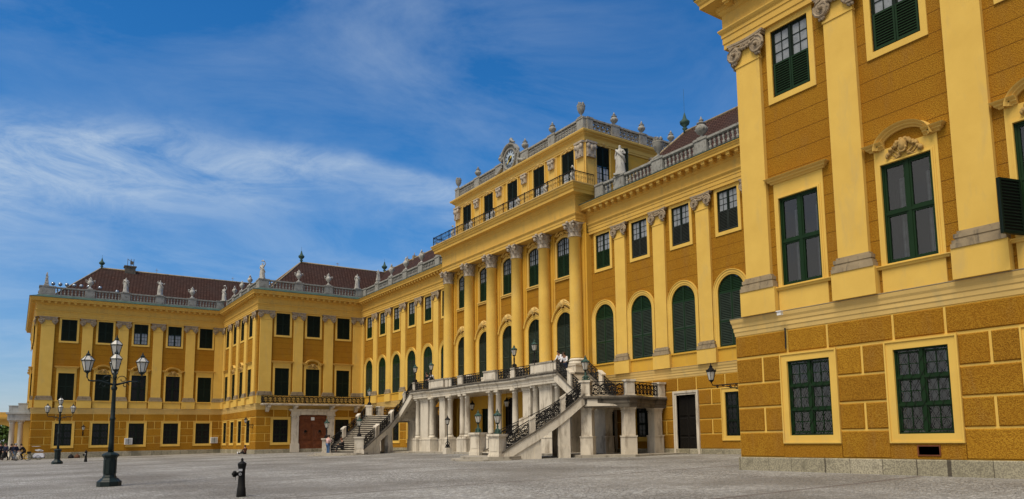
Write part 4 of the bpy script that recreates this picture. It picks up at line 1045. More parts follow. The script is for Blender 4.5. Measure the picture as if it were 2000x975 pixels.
for c in cl:      # responds behind the columns
    tr.box(c-.62, c+.62, -.12, 0, 5.3, 16.4); tr.box(c-.80, c+.80, -.05, 0, 5.3, 16.4)
tr.build('respond', 'mid', main, FR)
tr = MB()
for c in RB: tr.add([(c-.81, -.012, 15.55), (c+.81, -.012, 15.55), (c+.81, -.012, 15.93), (c-.81, -.012, 15.93)], [(0, 1, 2, 3)])
for c in RB: 
    place(PR['arch_o'], main, FR @ T(c, 0, 5.95)); place(PR['seg'], main, FR @ T(c, 0, 12.9))
cm = MB(); cm.lathe([(.50, 6.42), (.50, 6.5), (.475, 6.6), (.475, 9.5), (.46, 12), (.425, 15.28), (.46, 15.30), (.46, 15.36), (.425, 15.4)], 24)
cmm = cm.mesh('column', 'pale')
cb = MB(); cb.box(-.68, .68, -.68, .68, 5.3, 5.95); cb.box(-.72, .72, -.72, .72, 5.86, 5.98); cb.lathe([(.66, 5.98), (.68, 6.06), (.66, 6.14), (.57, 6.17), (.54, 6.22), (.6, 6.26), (.61, 6.33), (.55, 6.37), (.52, 6.42)], 20)
cbm = cb.mesh('base', 'stone')
for c in cl:
    W = T(c, -.98, 0); o = put('column', cmm, main, W); put('base', cbm, o, W); put('capital', CORI, o, W @ T(0, 0, 15.36))
# big entablature over the columns
RP = [(-10.3, .6), (-10.3, -1.30), (10.3, -1.30), (10.3, .6)]
BIG = [(-.9, 16.45), (.05, 16.45), (.05, 16.66), (.08, 16.67), (.08, 16.88), (.11, 16.89), (.16, 16.98), (.18, 17.0), (.18, 17.04), (.06, 17.08), (.05, 17.08), (.05, 18.08), (.10, 18.14), (.14, 18.2), (.14, 18.26), (.24, 18.36), (.24, 18.40), (.62, 18.44), (.62, 18.66), (.68, 18.70), (.74, 18.86), (.80, 18.92), (.82, 19.0), (.82, 19.06), (-.9, 19.1)]
MB().sweep(BIG, RP, 0, 3).build('entablature', 'cornice', main)
sl = MB(); sl.sweep([(.3, 19.08), (.86, 19.04), (.88, 19.08), (.88, 19.13), (.3, 19.14)], RP, 0, 3); sl.box(-10.7, 10.7, -1.7, .2, 19.04, 19.12); balc = sl.build('attic_balcony', 'sand', main)
rr = MB()
for a, b in (((-10.95, .0), (-10.95, -1.98)), ((-10.95, -1.98), (10.95, -1.98)), ((10.95, -1.98), (10.95, 0))): railing(rr, (*a, 19.12), (*b, 19.12), .86, .62, .014, False)
for x in [-10.95+21.9*i/14 for i in range(15)]: rr.box(x-.028, x+.028, -2.0, -1.95, 19.12, 20.06)
rr.build('railing', 'iron', balc)
# attic storey
AX = 9.95
at = MB(); wall(at, -AX, AX, 19.1, 23.1, [(c*1.015, 1.6, 19.14, 22.74, None) for c in RB], 0, .4); ao = at.build('attic_wall', 'mid', main, T(0, -.0, 0))
at = MB(); at.box(AX-.02, AX-.001, .0, 9.6, 19.1, 23.1) if False else None
FS = T(AX, 0, 0, rz=R(90))
at = MB(); wall(at, 0, 9.6, 17.6, 23.1, [(1.75, 1.3, 19.14, 22.9, None)], 0, .4); at.build('attic_side_wall', 'mid', main, FS)
at = MB(); at.box(-AX, -AX+.02, .02, 9.6, 17.6, 23.1); at.box(-AX, AX, 9.58, 9.6, 17.6, 23.1); at.build('attic_back_wall', 'mid', main)
for c in RB: place(PR['attic'], main, T(c*1.015, 0, 19.14))
place(PR['attic'], main, FS @ T(1.75, 0, 19.25) @ Matrix.Diagonal((.82, 1, 1, 1)))
sh = MB(); louvers(sh, 0, .9, 0, 3.6, 0); sh.build('shutter', ['dgreen', 'interior'], main, FS @ T(2.7, -.5, 19.2, rz=R(-35)))
acap = MB(); acap.box(-.34, .34, -.16, 0, -.42, .34); acap.lathe([(0, -.1), (.16, 0), (.18, .2), (0, .3)], 8, c=(0, -.14, -.05))
for sx in (-1, 1): acap.lathe([(.14, 0), (.14, .1)], 10, M_=T(sx*.26, -.12, .12, rx=R(90))); acap.box(sx*.2-.08, sx*.2+.08, -.2, 0, -.34, -.02)
acap.box(-.42, .42, -.22, 0, .30, .40); acap = acap.mesh('capital', 'capital2')
ap = MB(); ap.box(-.36, .36, -.09, 0, 19.1, 22.9); ap.box(-.58, .58, -.04, 0, 19.1, 22.9); ap = ap.mesh('pilaster', 'trim')
for c in (-5.87, -1.98, 1.98, 5.87): W = T(c, 0, 0); o = put('pilaster', ap, main, W); put('capital', acap, o, W @ T(0, -.09, 22.35))
for sx in (-1, 1): W = T(sx*(AX-.42), 0, 0); o = put('pilaster', ap, main, W); put('capital', acap, o, W @ T(0, -.09, 22.35) @ Matrix.Diagonal((1.2, 1.2, 1.5, 1)))
for u in (.45, 3.6, 7.0, 9.0): W = FS @ T(u, 0, 0); o = put('pilaster', ap, main, W); put('capital', acap, o, W @ T(0, -.09, 22.35) @ Matrix.Diagonal((1.2, 1.2, 1.5, 1)))
AP = [(-AX, 9.6), (-AX, 0), (AX, 0), (AX, 9.6)]
MB().sweep([(-.3, 22.86), (.08, 22.86), (.08, 23.0), (.12, 23.02), (.12, 23.3), (.18, 23.36), (.30, 23.44), (.32, 23.5), (.46, 23.56), (.50, 23.66), (.5, 23.72), (-.3, 23.76)], AP).build('attic_cornice', 'trim', main)
# attic parapet: pierced interlaced stone
def pierced(L_):
    m = MB(); m.box(0, L_, -.12, .12, 0, .12); m.box(0, L_, -.16, .16, .94, 1.08)
    n = max(1, round(L_/.42)); w = L_/n
    for i in range(n):
        c = (i+.5)*w
        m.torusarc(c, .53, .26, [(-.045, -.07), (.045, -.07), (.045, .07), (-.045, .07)], 0, 2*math.pi, 14)
        m.torusarc(c, .53, .09, [(-.03, -.06), (.03, -.06), (.03, .06), (-.03, .06)], 0, 2*math.pi, 8)
        m.box(c-w/2-.03, c-w/2+.03, -.07, .07, .12, .94)
        m.torusarc(c+w/2, .28, .13, [(-.03, -.06), (.03, -.06), (.03, .06), (-.03, .06)], 0, 2*math.pi, 8); m.torusarc(c+w/2, .78, .13, [(-.03, -.06), (.03, -.06), (.03, .06), (-.03, .06)], 0, 2*math.pi, 8)
    return m
def parapet(F, posts):
    for u, w in posts:
        p = MB(); p.box(-w/2, w/2, -.17, .17, 0, 1.0); p.box(-w/2-.03, w/2+.03, -.21, .21, .98, 1.12); p.box(-w/2+.08, w/2-.08, -.185, -.17, .2, .85); p.build('parapet_pedestal', 'bal', main, F @ T(u, 0, 23.76))
    for (u, w), (v, x) in zip(posts, posts[1:]):
        a, b = u+w/2, v-x/2
        if b-a > .4: pierced(b-a).build('parapet', 'bal', main, F @ T(a, 0, 23.76))
parapet(T(0, .02, 0), [(-9.6, .75), (-5.87, .9), (-1.95, 1.0), (1.95, 1.0), (5.87, .9), (9.58, .8)][0:2]+[(-2.0, 1.2), (2.0, 1.2), (5.87, .9), (9.58, .8)])
parapet(FS @ T(0, -.0, 0), [(.45, .55), (3.0, .85), (5.9, .8), (9.2, .8)])
pm = MB(); pm.box(-1.4, 1.4, -.14, .2, 23.76, 24.78); pm.build('parapet_panel', 'bal', main)
# clock with scrolled gable
ck = MB(); FK = T(0, -.16, 24.72)
ck.prism([(-1.15, -1.0), (1.15, -1.0), (1.15, -.2), (.95, .4), (.98, .75), (.62, 1.15), (.3, 1.38), (0, 1.45), (-.3, 1.38), (-.62, 1.15), (-.98, .75), (-.95, .4), (-1.15, -.2)], -.05, .28)
ck.torusarc(0, 0, .80, [(0, 0), (.03, -.14), (.14, -.16), (.18, 0)], 0, 2*math.pi, 28, -.05)
ck.torusarc(0, .1, 1.08, [(0, .1), (0, -.22), (.08, -.3), (.17, -.3), (.2, .1)], R(20), R(160), 16, 0)
for sx in (-1, 1):
    ck.tube([(sx*x, -.08, z) for x, z in ((1.0, .45), (1.25, .3), (1.35, 0), (1.2, -.2), (1.3, -.45), (1.7, -.6), (2.05, -.75), (2.3, -.72))], [.12, .14, .13, .12, .13, .13, .12, .16], 8)
    ck.tube(spiral(sx*1.2, .28, .2, 1.5, sx, -.2), .05, 5)
ck.lathe([(.1, 1.4), (.22, 1.5), (.12, 1.62), (.2, 1.75), (.1, 1.9), (0, 1.95)], 8, c=(0, .05, 0))
ck.tube([(0, .0, 1.45), (.3, -.15, 1.6), (.6, -.2, 1.35), (.9, -.2, 1.2)], [.14, .12, .1, .08], 6)
clk = ck.build('clock_gable', 'bal', main, FK)
fc = MB(); fc.lathe([(0, 0), (.8, 0), (.8, .02), (0, .02)], 32, M_=T(0, -.07, 0, rx=R(90))); fc.build('clock_face', mat('clock_face', (.34, .41, .49), .5, (.27, .33, .41), 3), clk, FK)
nu = MB()
for i in range(12):
    a = math.pi/6*i; Mx = T(0, -.11, 0) @ Matrix.Rotation(a, 4, 'Y')
    nu.box(-.045, -.015, 0, .012, .52, .72, Mx); nu.box(.015, .045, 0, .012, .52, .72, Mx)
nu.lathe([(0, 0), (.3, 0), (.3, .012), (0, .012)], 20, M_=T(0, -.10, 0, rx=R(90))); nu.build('numerals', 'interior', clk, FK)
hd_ = MB()
for a, l, w_ in ((R(228), .62, .035), (R(60), .40, .05)):
    Mx = T(0, -.13, 0) @ Matrix.Rotation(a, 4, 'Y'); hd_.add([Mx @ Vector(q) for q in ((-w_, 0, -.12), (w_, 0, -.12), (w_*1.6, 0, l*.7), (0, 0, l), (-w_*1.6, 0, l*.7))], [(0, 1, 2, 3, 4)])
hd_.build('hands', mat('gold_leaf', (.8, .6, .1), .35, metal=.3), clk, FK)

# ---- near pavilion (right foreground)
near = thing('near_pavilion', 'nearest palace block filling the right edge, its rough ochre walls and pilasters seen close', 'palace wing', T(42, -6, gz(-6)))
AB = [36.55, 40.36, 44.15, 47.95]
UA = XA+.66
def near_facade():
    g = facade(near, FD, UA, XE, AB, [('gn', 'm_glass_n_f', 'u_half_g'), ('gn', 'm_glass_n_c', 'u_half_g'), ('gn', 'm_glass_n_c', 'u_half_g'), ('gn', 'm_glass_n_f', 'u_half_g')],
               [(34.80, 1.06), (38.52, 1.06), (42.32, 1.06), (46.05, 1.06), (49.7, 1.06)], ugu0=XA)
near_facade()
side = T(XA, 0, 0, rz=R(-90)); g = MB(); wall(g, .1, -YD, -.02, 4.42, [], 0); g.build('ground_floor_wall', 'pale', near, side)
g = MB(); rustication(g, .1, -YD, [], [3, 6, 9], [2, 5, 8, 11]); g.build('rustication', RUST, near, side)
side2 = T(UA, 0, 0, rz=R(-90)); g = MB(); wall(g, .1, -YD, 5.0, 15.6, [], 0); g.build('upper_wall', 'ochre', near, side2)
for u in (-YD-.72, -YD-4.4, -YD-8): pilaster(near, side2, u, 1.06)
g = MB(); g.box(XE-.02, XE, YD, 8, -.5, 15.6); g.build('end_wall', 'ochre', near)
entab(near, 5, 8, [(FD, UA-.2, XE), (side2, .9, -YD+.1)]); plinth(near, 5, 8)
balustrade(near, FD, [(34.7, 1.2), 38.52, 42.32, 46.05, (49.7, 1.0)]); balustrade(near, side2, [(-YD-1.0, .8), 4.4, 8, 1])
hip_roof(near, UA+.8, XE+6, YD+1, 12, 17.9, 23.2, 'y', (True, True))
# open shutter of the third window, the vent, the small lamp on the string course
sh = MB(); louvers(sh, 0, .78, 0, 1.5, 0, .085, .06); bk_ = MB(); louvers(bk_, 0, .78, 0, 1.5, 0, .085, .06); bk_.v = [(x, .095-y, z) for x, y, z in bk_.v]; o_ = len(sh.v); sh.v += bk_.v; sh.f += [[o_+i for i in f] for f in bk_.f]; sh.mi += bk_.mi; sh.sm += bk_.sm; so = sh.build('shutter', ['dgreen', 'interior'], near, FD @ T(43.36, -.10, 5.93, rz=R(-106)))
vt = MB(); flatframe(vt, -.3, .3, 0, .24, .035, .03, .06); vt.box(-.3, .3, -.035, 0, 0, .24); vo = vt.build('vent', 'wood', near, FD @ T(40.42, 0, .14))
bx = MB(); bx.box(-.08, .08, -.12, 0, 0, .14); bx.box(-.1, .1, -.15, 0, .12, .15); bx.build('junction_box', 'white', near, FD @ T(35.8, -.30, 4.86))
cb_ = MB(); cb_.tube([(0, 0, 0), (.02, -.02, -.3), (-.01, 0, -.72)], .028, 5); cb_.build('cable', 'rubber', near, FD @ T(35.77, -.08, 4.44))

# ==================================================================== terrace and double stair
stair = thing('double_staircase', 'double stone staircase with columned terrace in front of the palace centre', 'staircase', T(0, -3, gz(-3)))
TF = 5.2; TZ = 4.5
front = [(-11.2, -.5), (-11.2, -3.95), (-8.45, -3.95), (-8.25, -3.62), (-5.7, -3.62), (-4.9, -3.45), (-3.2, -3.62), (-1.5, -3.80), (0, -3.86), (1.5, -3.80), (3.2, -3.62), (4.9, -3.45), (5.7, -3.62), (7.85, -3.62), (8.0, -3.95), (11.2, -3.95), (11.2, -.5)]
st = MB(); st.slab([(x, y) for x, y in front], TZ+.02, TF-.02); st.build('terrace_slab', 'stone', stair)
MB().sweep([(-.5, TZ), (-.02, TZ), (-.02, TZ+.18), (.03, TZ+.2), (.03, TZ+.36), (.08, TZ+.42), (.18, TZ+.5), (.20, TZ+.58), (.20, TZ+.62), (-.5, TZ+.66)], front).build('entablature', 'stone', stair)
MB().sweep([(-.45, TF-.05), (.24, TF-.06), (.26, TF), (.24, TF+.08), (-.45, TF+.1)], front).build('coping', 'dirty', stair)
pz = gz(-4)+.08
pl_ = MB(); pl_.slab([(-19.5, .2), (-19.5, -3.2), (-17.6, -6.8), (-14.6, -5.6), (-12.0, -4.9), (12.0, -4.9), (14.2, -5.6), (17.4, -6.9), (19.6, -4.6), (19.4, .2)], gz(0)-.3, pz+.03); pl_.build('stair_platform', 'tread', stair)
def tcol():
    m = MB(); m.lathe([(.25, 1.15), (.24, 1.3), (.235, 2.4), (.205, 4.14), (.235, 4.16), (.235, 4.20), (.205, 4.22), (.205, 4.28), (.27, 4.36)], 18); m.box(-.3, .3, -.3, .3, 4.36, 4.5)
    b = MB(); b.lathe([(.31, .98), (.32, 1.03), (.30, 1.08), (.26, 1.1), (.27, 1.14), (.25, 1.16)], 16); b.box(-.34, .34, -.34, .34, .86, .98)
    b.box(-.38, .38, -.38, .38, pz, .84); b.box(-.41, .41, -.41, .41, .78, .86)
    return m.mesh('column', 'stone'), b.mesh('base', 'stone')
tcm, tbm = tcol()
for x, y in ((-10.8, -3.55), (-8.1, -3.5), (-5.1, -3.3), (-2.85, -3.35), (-1.85, -3.45), (1.85, -3.45), (2.85, -3.35), (5.1, -3.3), (8.1, -3.5), (10.8, -3.55)):
    W = T(x, y, 0); o = put('column', tcm, stair, W); put('base', tbm, o, W)
def pier(x, y, w, d, z1, name='pier', rz=0, zb=.86):
    m = MB(); m.box(-w/2, w/2, -d/2, d/2, zb, z1); m.box(-w/2-.06, w/2+.06, -d/2-.06, d/2+.06, pz-.05, zb-.08); m.box(-w/2-.09, w/2+.09, -d/2-.09, d/2+.09, zb-.08, zb)
    m.box(-w/2-.05, w/2+.05, -d/2-.05, d/2+.05, z1-.22, z1-.12); m.box(-w/2-.03, w/2+.03, -d/2-.03, d/2+.03, z1-.34, z1-.30); m.box(-w/2-.08, w/2+.08, -d/2-.08, d/2+.08, z1-.12, z1)
    return m.build(name, 'stone', stair, T(x, y, 0, rz=rz))
for sx in (-1, 1):
    pier(sx*9.45, -3.25, 1.5, .75, TZ); pier(sx*6.6, -2.9, 1.0, .8, TZ); pier(sx*9.45, -1.4, 1.2, .8, TZ); pier(sx*12.6, -1.1, .8, .6, 3.9)
# parapet of the terrace
def tped(x, y, w, z=TF, h=.86, rz=0, d=.34):
    # coping of the parapet is blackened
    m = MB(); m.box(-w/2, w/2, -d/2, d/2, .06, h-.06); m.box(-w/2-.04, w/2+.04, -d/2-.04, d/2+.04, 0, .08); m.cur = 1; m.box(-w/2-.05, w/2+.05, -d/2-.05, d/2+.05, h-.1, h); m.cur = 0
    if w > .5: m.box(-w/2+.1, w/2-.1, -d/2-.02, -d/2, .17, h-.2)
    return m.build('parapet_pedestal', ['stone', 'tread'], stair, T(x, y, z, rz=rz))
def fy(x):
    for (a, b), (c, d) in zip(front[1:-1], front[2:-1]):
        if a <= x <= c: return b+(d-b)*(x-a)/(c-a) if c > a else b
    return -3.9
tr_ = MB()
def span(a, b):
    n = max(1, int((b-a)/1.2)); xs = [a+(b-a)*i/n for i in range(n+1)]
    tr_ = MB()
    for p, q in zip(xs, xs[1:]): railing(tr_, (p, fy(p)+.1, TF+.06), (q, fy(q)+.1, TF+.06), .78, .40, .028)
    tr_.build('railing', 'iron', stair)
tped(-11.05, -3.75, .42); span(-10.8, -8.35); tped(-6.9, -3.5, 2.4); tped(-8.2, -3.55, .3); tped(-5.35, -3.4, .5)
tped(-4.85, -3.32, .34); span(-4.65, -3.05); tped(-2.6, -3.6, .7); span(-2.2, .75); tped(2.25, -3.68, 1.5, rz=R(6)); span(3.1, 4.5); tped(5.1, -3.36, .45); span(5.4, 7.85)
tped(8.35, -3.75, .6); tped(9.75, -3.75, 2.2, rz=0); tped(10.95, -3.75, .3)

def flight(sx):
    """lower flight: between an inner and an outer curve; then a landing; then the upper flight to the terrace"""
    I_ = [(10.25, -9.3), (11.2, -8.1), (12.1, -6.9), (12.9, -5.75), (13.5, -4.9), (14.1, -4.05)]
    O_ = [(14.7, -10.6), (15.1, -9.6), (15.55, -8.5), (16.0, -7.55), (16.4, -6.75), (16.8, -6.05)]
    z0, z1 = gz(-9)+.18, 3.15; NS = 18
    def C(L_, t):
        k = t*(len(L_)-1); i = min(int(k), len(L_)-2); f = k-i
        return Vector((sx*(L_[i][0]+(L_[i+1][0]-L_[i][0])*f), L_[i][1]+(L_[i+1][1]-L_[i][1])*f))
    m = MB()
    for i in range(NS):
        t0, t1 = i/NS, (i+1)/NS; za = z0+(z1-z0)*(i)/NS; zb = z0+(z1-z0)*(i+1)/NS
        a, b, c, d = C(I_, t0), C(O_, t0), C(O_, t1), C(I_, t1)
        # nosing slightly in front
        dirv = ((d-a)+(c-b)).normalized()*.045; a2, b2 = a-dirv, b-dirv
        poly = [(a2.x, a2.y), (b2.x, b2.y), (c.x, c.y), (d.x, d.y)]
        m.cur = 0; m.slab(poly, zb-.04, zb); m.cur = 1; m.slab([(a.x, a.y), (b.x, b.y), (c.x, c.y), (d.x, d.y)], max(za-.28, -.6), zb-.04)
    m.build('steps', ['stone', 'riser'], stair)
    # rounded bottom slabs
    bt = MB()
    for k, (e, zt) in enumerate(((1.5, gz(-11)+.07), (.75, gz(-10)+.20))):
        p = [(sx*x, y) for x, y in ((10.0-e*.4, -9.0), (9.7-e*.2, -9.6-e*.4), (10.3, -10.3-e*.75), (12.0, -11.1-e*.9), (13.6, -11.4-e*.9), (15.0+e*.1, -11.3-e*.55), (15.35+e*.3, -10.6), (15.1+e*.2, -9.6), (10.9, -8.3))]
        bt.slab(p, gz(-11)-.2, zt)
    bt.build('bottom_step', 'tread', stair)
    # stringers
    for L_, tag_ in ((O_, 'outer'), (I_, 'inner')):
        sm_ = MB(); n = 15; s_ = 1 if tag_ == 'outer' else -1; ring = []
        for i in range(n+1):
            t = i/n; p = C(L_, t); q = C(L_, min(1, t+.03))-C(L_, max(0, t-.03)); q.normalize(); nv = Vector((q.y, -q.x))*sx*s_
            z = z0+(z1-z0)*t; ring.append((p+nv*.20, p-nv*.14, z))
        for (a, b, z), (c, d, w_) in zip(ring, ring[1:]):
            sm_.add([(a.x, a.y, z-.42), (b.x, b.y, z-.42), (b.x, b.y, z+.16), (a.x, a.y, z+.16), (c.x, c.y, w_-.42), (d.x, d.y, w_-.42), (d.x, d.y, w_+.16), (c.x, c.y, w_+.16)], [(0, 4, 7, 3), (1, 2, 6, 5), (0, 1, 5, 4), (3, 7, 6, 2)])
        sm_.build('stringer', 'stone', stair)
        cp = MB()
        for (a, b, z), (c, d, w_) in zip(ring, ring[1:]):
            na = (a-b).normalized()*.05; nc = (c-d).normalized()*.05
            A, B, C_, D = a+na, b-na, c+nc, d-nc
            cp.add([(A.x, A.y, z+.16), (B.x, B.y, z+.16), (B.x, B.y, z+.25), (A.x, A.y, z+.25), (C_.x, C_.y, w_+.16), (D.x, D.y, w_+.16), (D.x, D.y, w_+.25), (C_.x, C_.y, w_+.25)], [(0, 4, 7, 3), (1, 2, 6, 5), (0, 1, 5, 4), (3, 7, 6, 2)])
        cp.build('coping', 'dirty', stair)
        # solid foot and sloping pier under the stringer
        for ta, tb in ((.0, .42), (.62, .78)):
            w_ = MB(); k = 6
            for i in range(k):
                t, t2 = ta+(tb-ta)*i/k, ta+(tb-ta)*(i+1)/k; p, q = C(L_, t), C(L_, t2); d_ = (q-p).normalized(); nv = Vector((d_.y, -d_.x))*sx*s_
                a, b, c, d = p+nv*.12, p-nv*.22, q+nv*.12, q-nv*.22; za, zb = z0+(z1-z0)*t-.40, z0+(z1-z0)*t2-.40
                gb_ = gz(-8)-.2
                w_.add([(a.x, a.y, gb_), (b.x, b.y, gb_), (b.x, b.y, za), (a.x, a.y, za), (c.x, c.y, gb_), (d.x, d.y, gb_), (d.x, d.y, zb), (c.x, c.y, zb)], [(0, 4, 7, 3), (1, 2, 6, 5), (0, 1, 5, 4), (3, 7, 6, 2), (0, 3, 2, 1), (4, 5, 6, 7)])
                a, c = p+nv*.16, q+nv*.16
                if za > .35: w_.add([(a.x, a.y, gb_), (b.x, b.y, gb_), (b.x, b.y, .3), (a.x, a.y, .3), (c.x, c.y, gb_), (d.x, d.y, gb_), (d.x, d.y, .3), (c.x, c.y, .3)], [(0, 4, 7, 3), (1, 2, 6, 5), (0, 1, 5, 4), (3, 7, 6, 2), (0, 3, 2, 1), (4, 5, 6, 7)])
            w_.build('stringer_wall', 'stone', stair)
        # sloping posts and iron railing
        ts = [.06, .30, .36, .66, .72, 1.0] if tag_ == 'outer' else [.06, .32, .40, .72, .80, 1.0]
        for a, b in ((ts[0], ts[1]), (ts[2], ts[3]), (ts[4], ts[5])):
            k = 3; rl = MB()
            for i in range(k):
                t, t2 = a+(b-a)*i/k, a+(b-a)*(i+1)/k; p, q = C(L_, t), C(L_, t2)
                railing(rl, (p.x, p.y, z0+(z1-z0)*t+.24), (q.x, q.y, z0+(z1-z0)*t2+.24), .82)
            rl.build('railing', 'iron', stair)
        for a, b in ((ts[1], ts[2]), (ts[3], ts[4])):
            p, q = C(L_, a), C(L_, b); d_ = (q-p).normalized(); nv = Vector((d_.y, -d_.x))*.15; za, zb = z0+(z1-z0)*a+.25, z0+(z1-z0)*b+.25
            po = MB()
            for e, h0, h1 in ((1.0, 0, .80), (1.25, .80, .92)):
                po.add([(*(p+nv*e), za+h0), (*(p-nv*e), za+h0), (*(p-nv*e), za+h1), (*(p+nv*e), za+h1), (*(q+nv*e), zb+h0), (*(q-nv*e), zb+h0), (*(q-nv*e), zb+h1), (*(q+nv*e), zb+h1)], [(0, 4, 7, 3), (1, 2, 6, 5), (0, 1, 5, 4), (3, 7, 6, 2), (0, 3, 2, 1), (4, 5, 6, 7)])
            po.build('newel', 'stone', stair)
    # landing
    LN = [(14.1, -4.05), (16.8, -6.1), (17.15, -6.05), (18.75, -4.3), (18.75, -3.7), (17.6, -1.1), (17.6, .0), (12.5, .0), (12.5, -1.2), (14.0, -1.2)]
    ln = MB(); ln.slab([(sx*x, y) for x, y in LN], 2.62, 3.13); ln.build('landing', 'stone', stair)
    cp = MB(); edge = [(sx*x, y) for x, y in ([(16.6, -5.9), (17.0, -6.05), (18.8, -4.25), (18.8, -3.7), (17.65, -1.1), (17.65, -.12)])]
    if sx > 0: edge = edge
    pth = edge if sx > 0 else edge[::-1]
    cp.sweep([(-.25, 3.05), (.16, 3.03), (.20, 3.12), (.18, 3.22), (-.25, 3.24)], pth); cp.sweep([(-.2, 2.55), (.02, 2.55), (.04, 2.75), (.08, 2.8), (.08, 3.05), (-.2, 3.05)], pth); cp.build('coping', 'dirty', stair)
    def lped(x, y, rz, w=.62):
        m = MB(); m.box(-w/2, w/2, -.28, .28, .05, .86); m.box(-w/2-.05, w/2+.05, -.33, .33, 0, .08); m.box(-w/2-.06, w/2+.06, -.34, .34, .86, .98); m.box(-w/2+.1, w/2-.1, -.295, .295, .18, .74)
        m.build('landing_pedestal', 'stone', stair, T(sx*x, y, 3.2, rz=sx*rz))
    lped(16.75, -5.85, R(35)); lped(18.55, -4.0, R(70), .5); lped(17.5, -.5, R(90), .5)
    lr = MB(); railing(lr, (sx*17.05, -5.65, 3.24), (sx*18.4, -4.3, 3.24), .85); lr.build('railing', 'iron', stair)
    lr = MB(); railing(lr, (sx*18.5, -3.7, 3.24), (sx*17.6, -.75, 3.24), .85); lr.build('railing', 'iron', stair)
    for x, y, rz in ((16.55, -5.6, R(35)), (18.3, -3.9, R(70)), (17.3, -.75, R(90))): pier(sx*x, y, .66, .58, 2.62, rz=sx*rz)
    pier(sx*14.2, -2.4, 1.1, .6, 2.62)
    # upper flight
    m = MB(); NU = 12
    for i in range(NU):
        xa = 14.0-(14.0-11.0)*i/NU; xb = 14.0-(14.0-11.0)*(i+1)/NU; zb = 3.13+(TF-3.13)*(i+1)/NU
        a, b = sorted((sx*xa, sx*xb)); m.box(a-.0, b+.0, -3.85, -1.25, zb-.35, zb)
    m.build('steps', 'stone', stair)
    for yc in (-3.95, -1.25):
        s_ = MB()
        def seg(mb_, y0, y1, h0, h1): 
            mb_.prism([(sx*14.2, 3.0+h0), (sx*11.1, TF-.1+h0), (sx*11.1, TF-.1+h1), (sx*14.2, 3.0+h1)], y0, y1)
        seg(s_, yc-.12, yc+.16, -.45, .22); s_.build('stringer', 'stone', stair)
        s_ = MB(); seg(s_, yc-.18, yc+.2, .22, .31); s_.build('coping', 'dirty', stair)
        rl = MB(); zl = lambda x: 3.3+(TF-.1-3.0)*(14.2-x)/3.1
        railing(rl, (sx*11.25, yc, zl(11.25)), (sx*12.6, yc, zl(12.6)), .82); rl.build('railing', 'iron', stair); rl = MB(); railing(rl, (sx*13.0, yc, zl(13.0)), (sx*14.2, yc, zl(14.2)), .82); rl.build('railing', 'iron', stair)
        nw = MB(); nw.prism([(sx*12.62, zl(12.62)), (sx*12.98, zl(12.98)), (sx*12.98, zl(12.98)+.86), (sx*12.62, zl(12.62)+.86)], yc-.15, yc+.15); nw.prism([(sx*12.58, zl(12.58)+.86), (sx*13.02, zl(13.02)+.86), (sx*13.02, zl(13.02)+.96), (sx*12.58, zl(12.58)+.96)], yc-.19, yc+.19); nw.build('newel', 'stone', stair)
flight(1); flight(-1)
# pedestals at the foot of the stairs
def foot_ped(x, y, zb, rz):
    m = MB(); m.box(-.36, .36, -.36, .36, .34, 1.28); m.box(-.42, .42, -.42, .42, 0, .26); m.box(-.39, .39, -.39, .39, .26, .34); m.box(-.42, .42, -.42, .42, 1.28, 1.34); m.box(-.46, .46, -.46, .46, 1.34, 1.46)
    for k in range(4): m.box(-.25, .25, -.38, -.36, .46, 1.16, Matrix.Rotation(k*math.pi/2, 4, 'Z'))
    m.build('newel_pedestal', 'stone', stair, T(x, y, zb, rz=rz))
FP = [(14.55, -10.75, gz(-11)+.05), (10.1, -9.45, gz(-9)+.16), (-14.55, -10.75, gz(-11)+.05), (-10.1, -9.45, gz(-9)+.1)]
for x, y, z in FP: foot_ped(x, y, z, R(20)*(1 if x > 0 else -1))

# ==================================================================== lanterns
def lantern_parts(parent, W, s=1.0, fm='iron', top='patina', sides=6):
    """lantern with base at z=0, about 1 m high"""
    g = MB(); g.lathe([(.13*s, .12*s), (.25*s, .58*s)], sides, smooth=False); g.build('lantern_glass', 'lampglass', parent, W)
    f = MB()
    for i in range(sides):
        a = 2*math.pi*i/sides; f.tube([(.135*s*math.cos(a), .135*s*math.sin(a), .10*s), (.258*s*math.cos(a), .258*s*math.sin(a), .60*s)], .014*s, 4)
    f.lathe([(.05*s, 0), (.10*s, .05*s), (.15*s, .09*s), (.15*s, .125*s)], sides, smooth=False); f.lathe([(.27*s, .575*s), (.29*s, .60*s), (.27*s, .63*s)], sides, smooth=False)
    f.build('lantern_frame', fm, parent, W)
    if top == 'castiron':
        t = MB(); t.lathe([(.28*s, .62*s), (.10*s, .82*s)], sides, smooth=False); t.build('lantern_hood', 'lampglass', parent, W)
        t = MB()
        for i in range(sides): a = 2*math.pi*i/sides; t.tube([(.29*s*math.cos(a), .29*s*math.sin(a), .62*s), (.105*s*math.cos(a), .105*s*math.sin(a), .83*s)], .014*s, 4)
        t.lathe([(.11*s, .81*s), (.08*s, .86*s), (.11*s, .89*s), (.05*s, .94*s), (.03*s, 1.02*s), (0, 1.1*s)], sides, smooth=False); t.build('lantern_roof', top, parent, W); return
    t = MB(); t.lathe([(.30*s, .62*s), (.12*s, .80*s), (.08*s, .86*s), (.11*s, .89*s), (.05*s, .94*s), (.03*s, 1.02*s), (0, 1.1*s)], sides, smooth=False)
    for i in range(sides): a = 2*math.pi*(i+.5)/sides; t.lathe([(0, .6*s), (.045*s, .66*s), (0, .74*s)], 5, c=(.26*s*math.cos(a), .26*s*math.sin(a), 0))
    t.build('lantern_roof', top, parent, W)
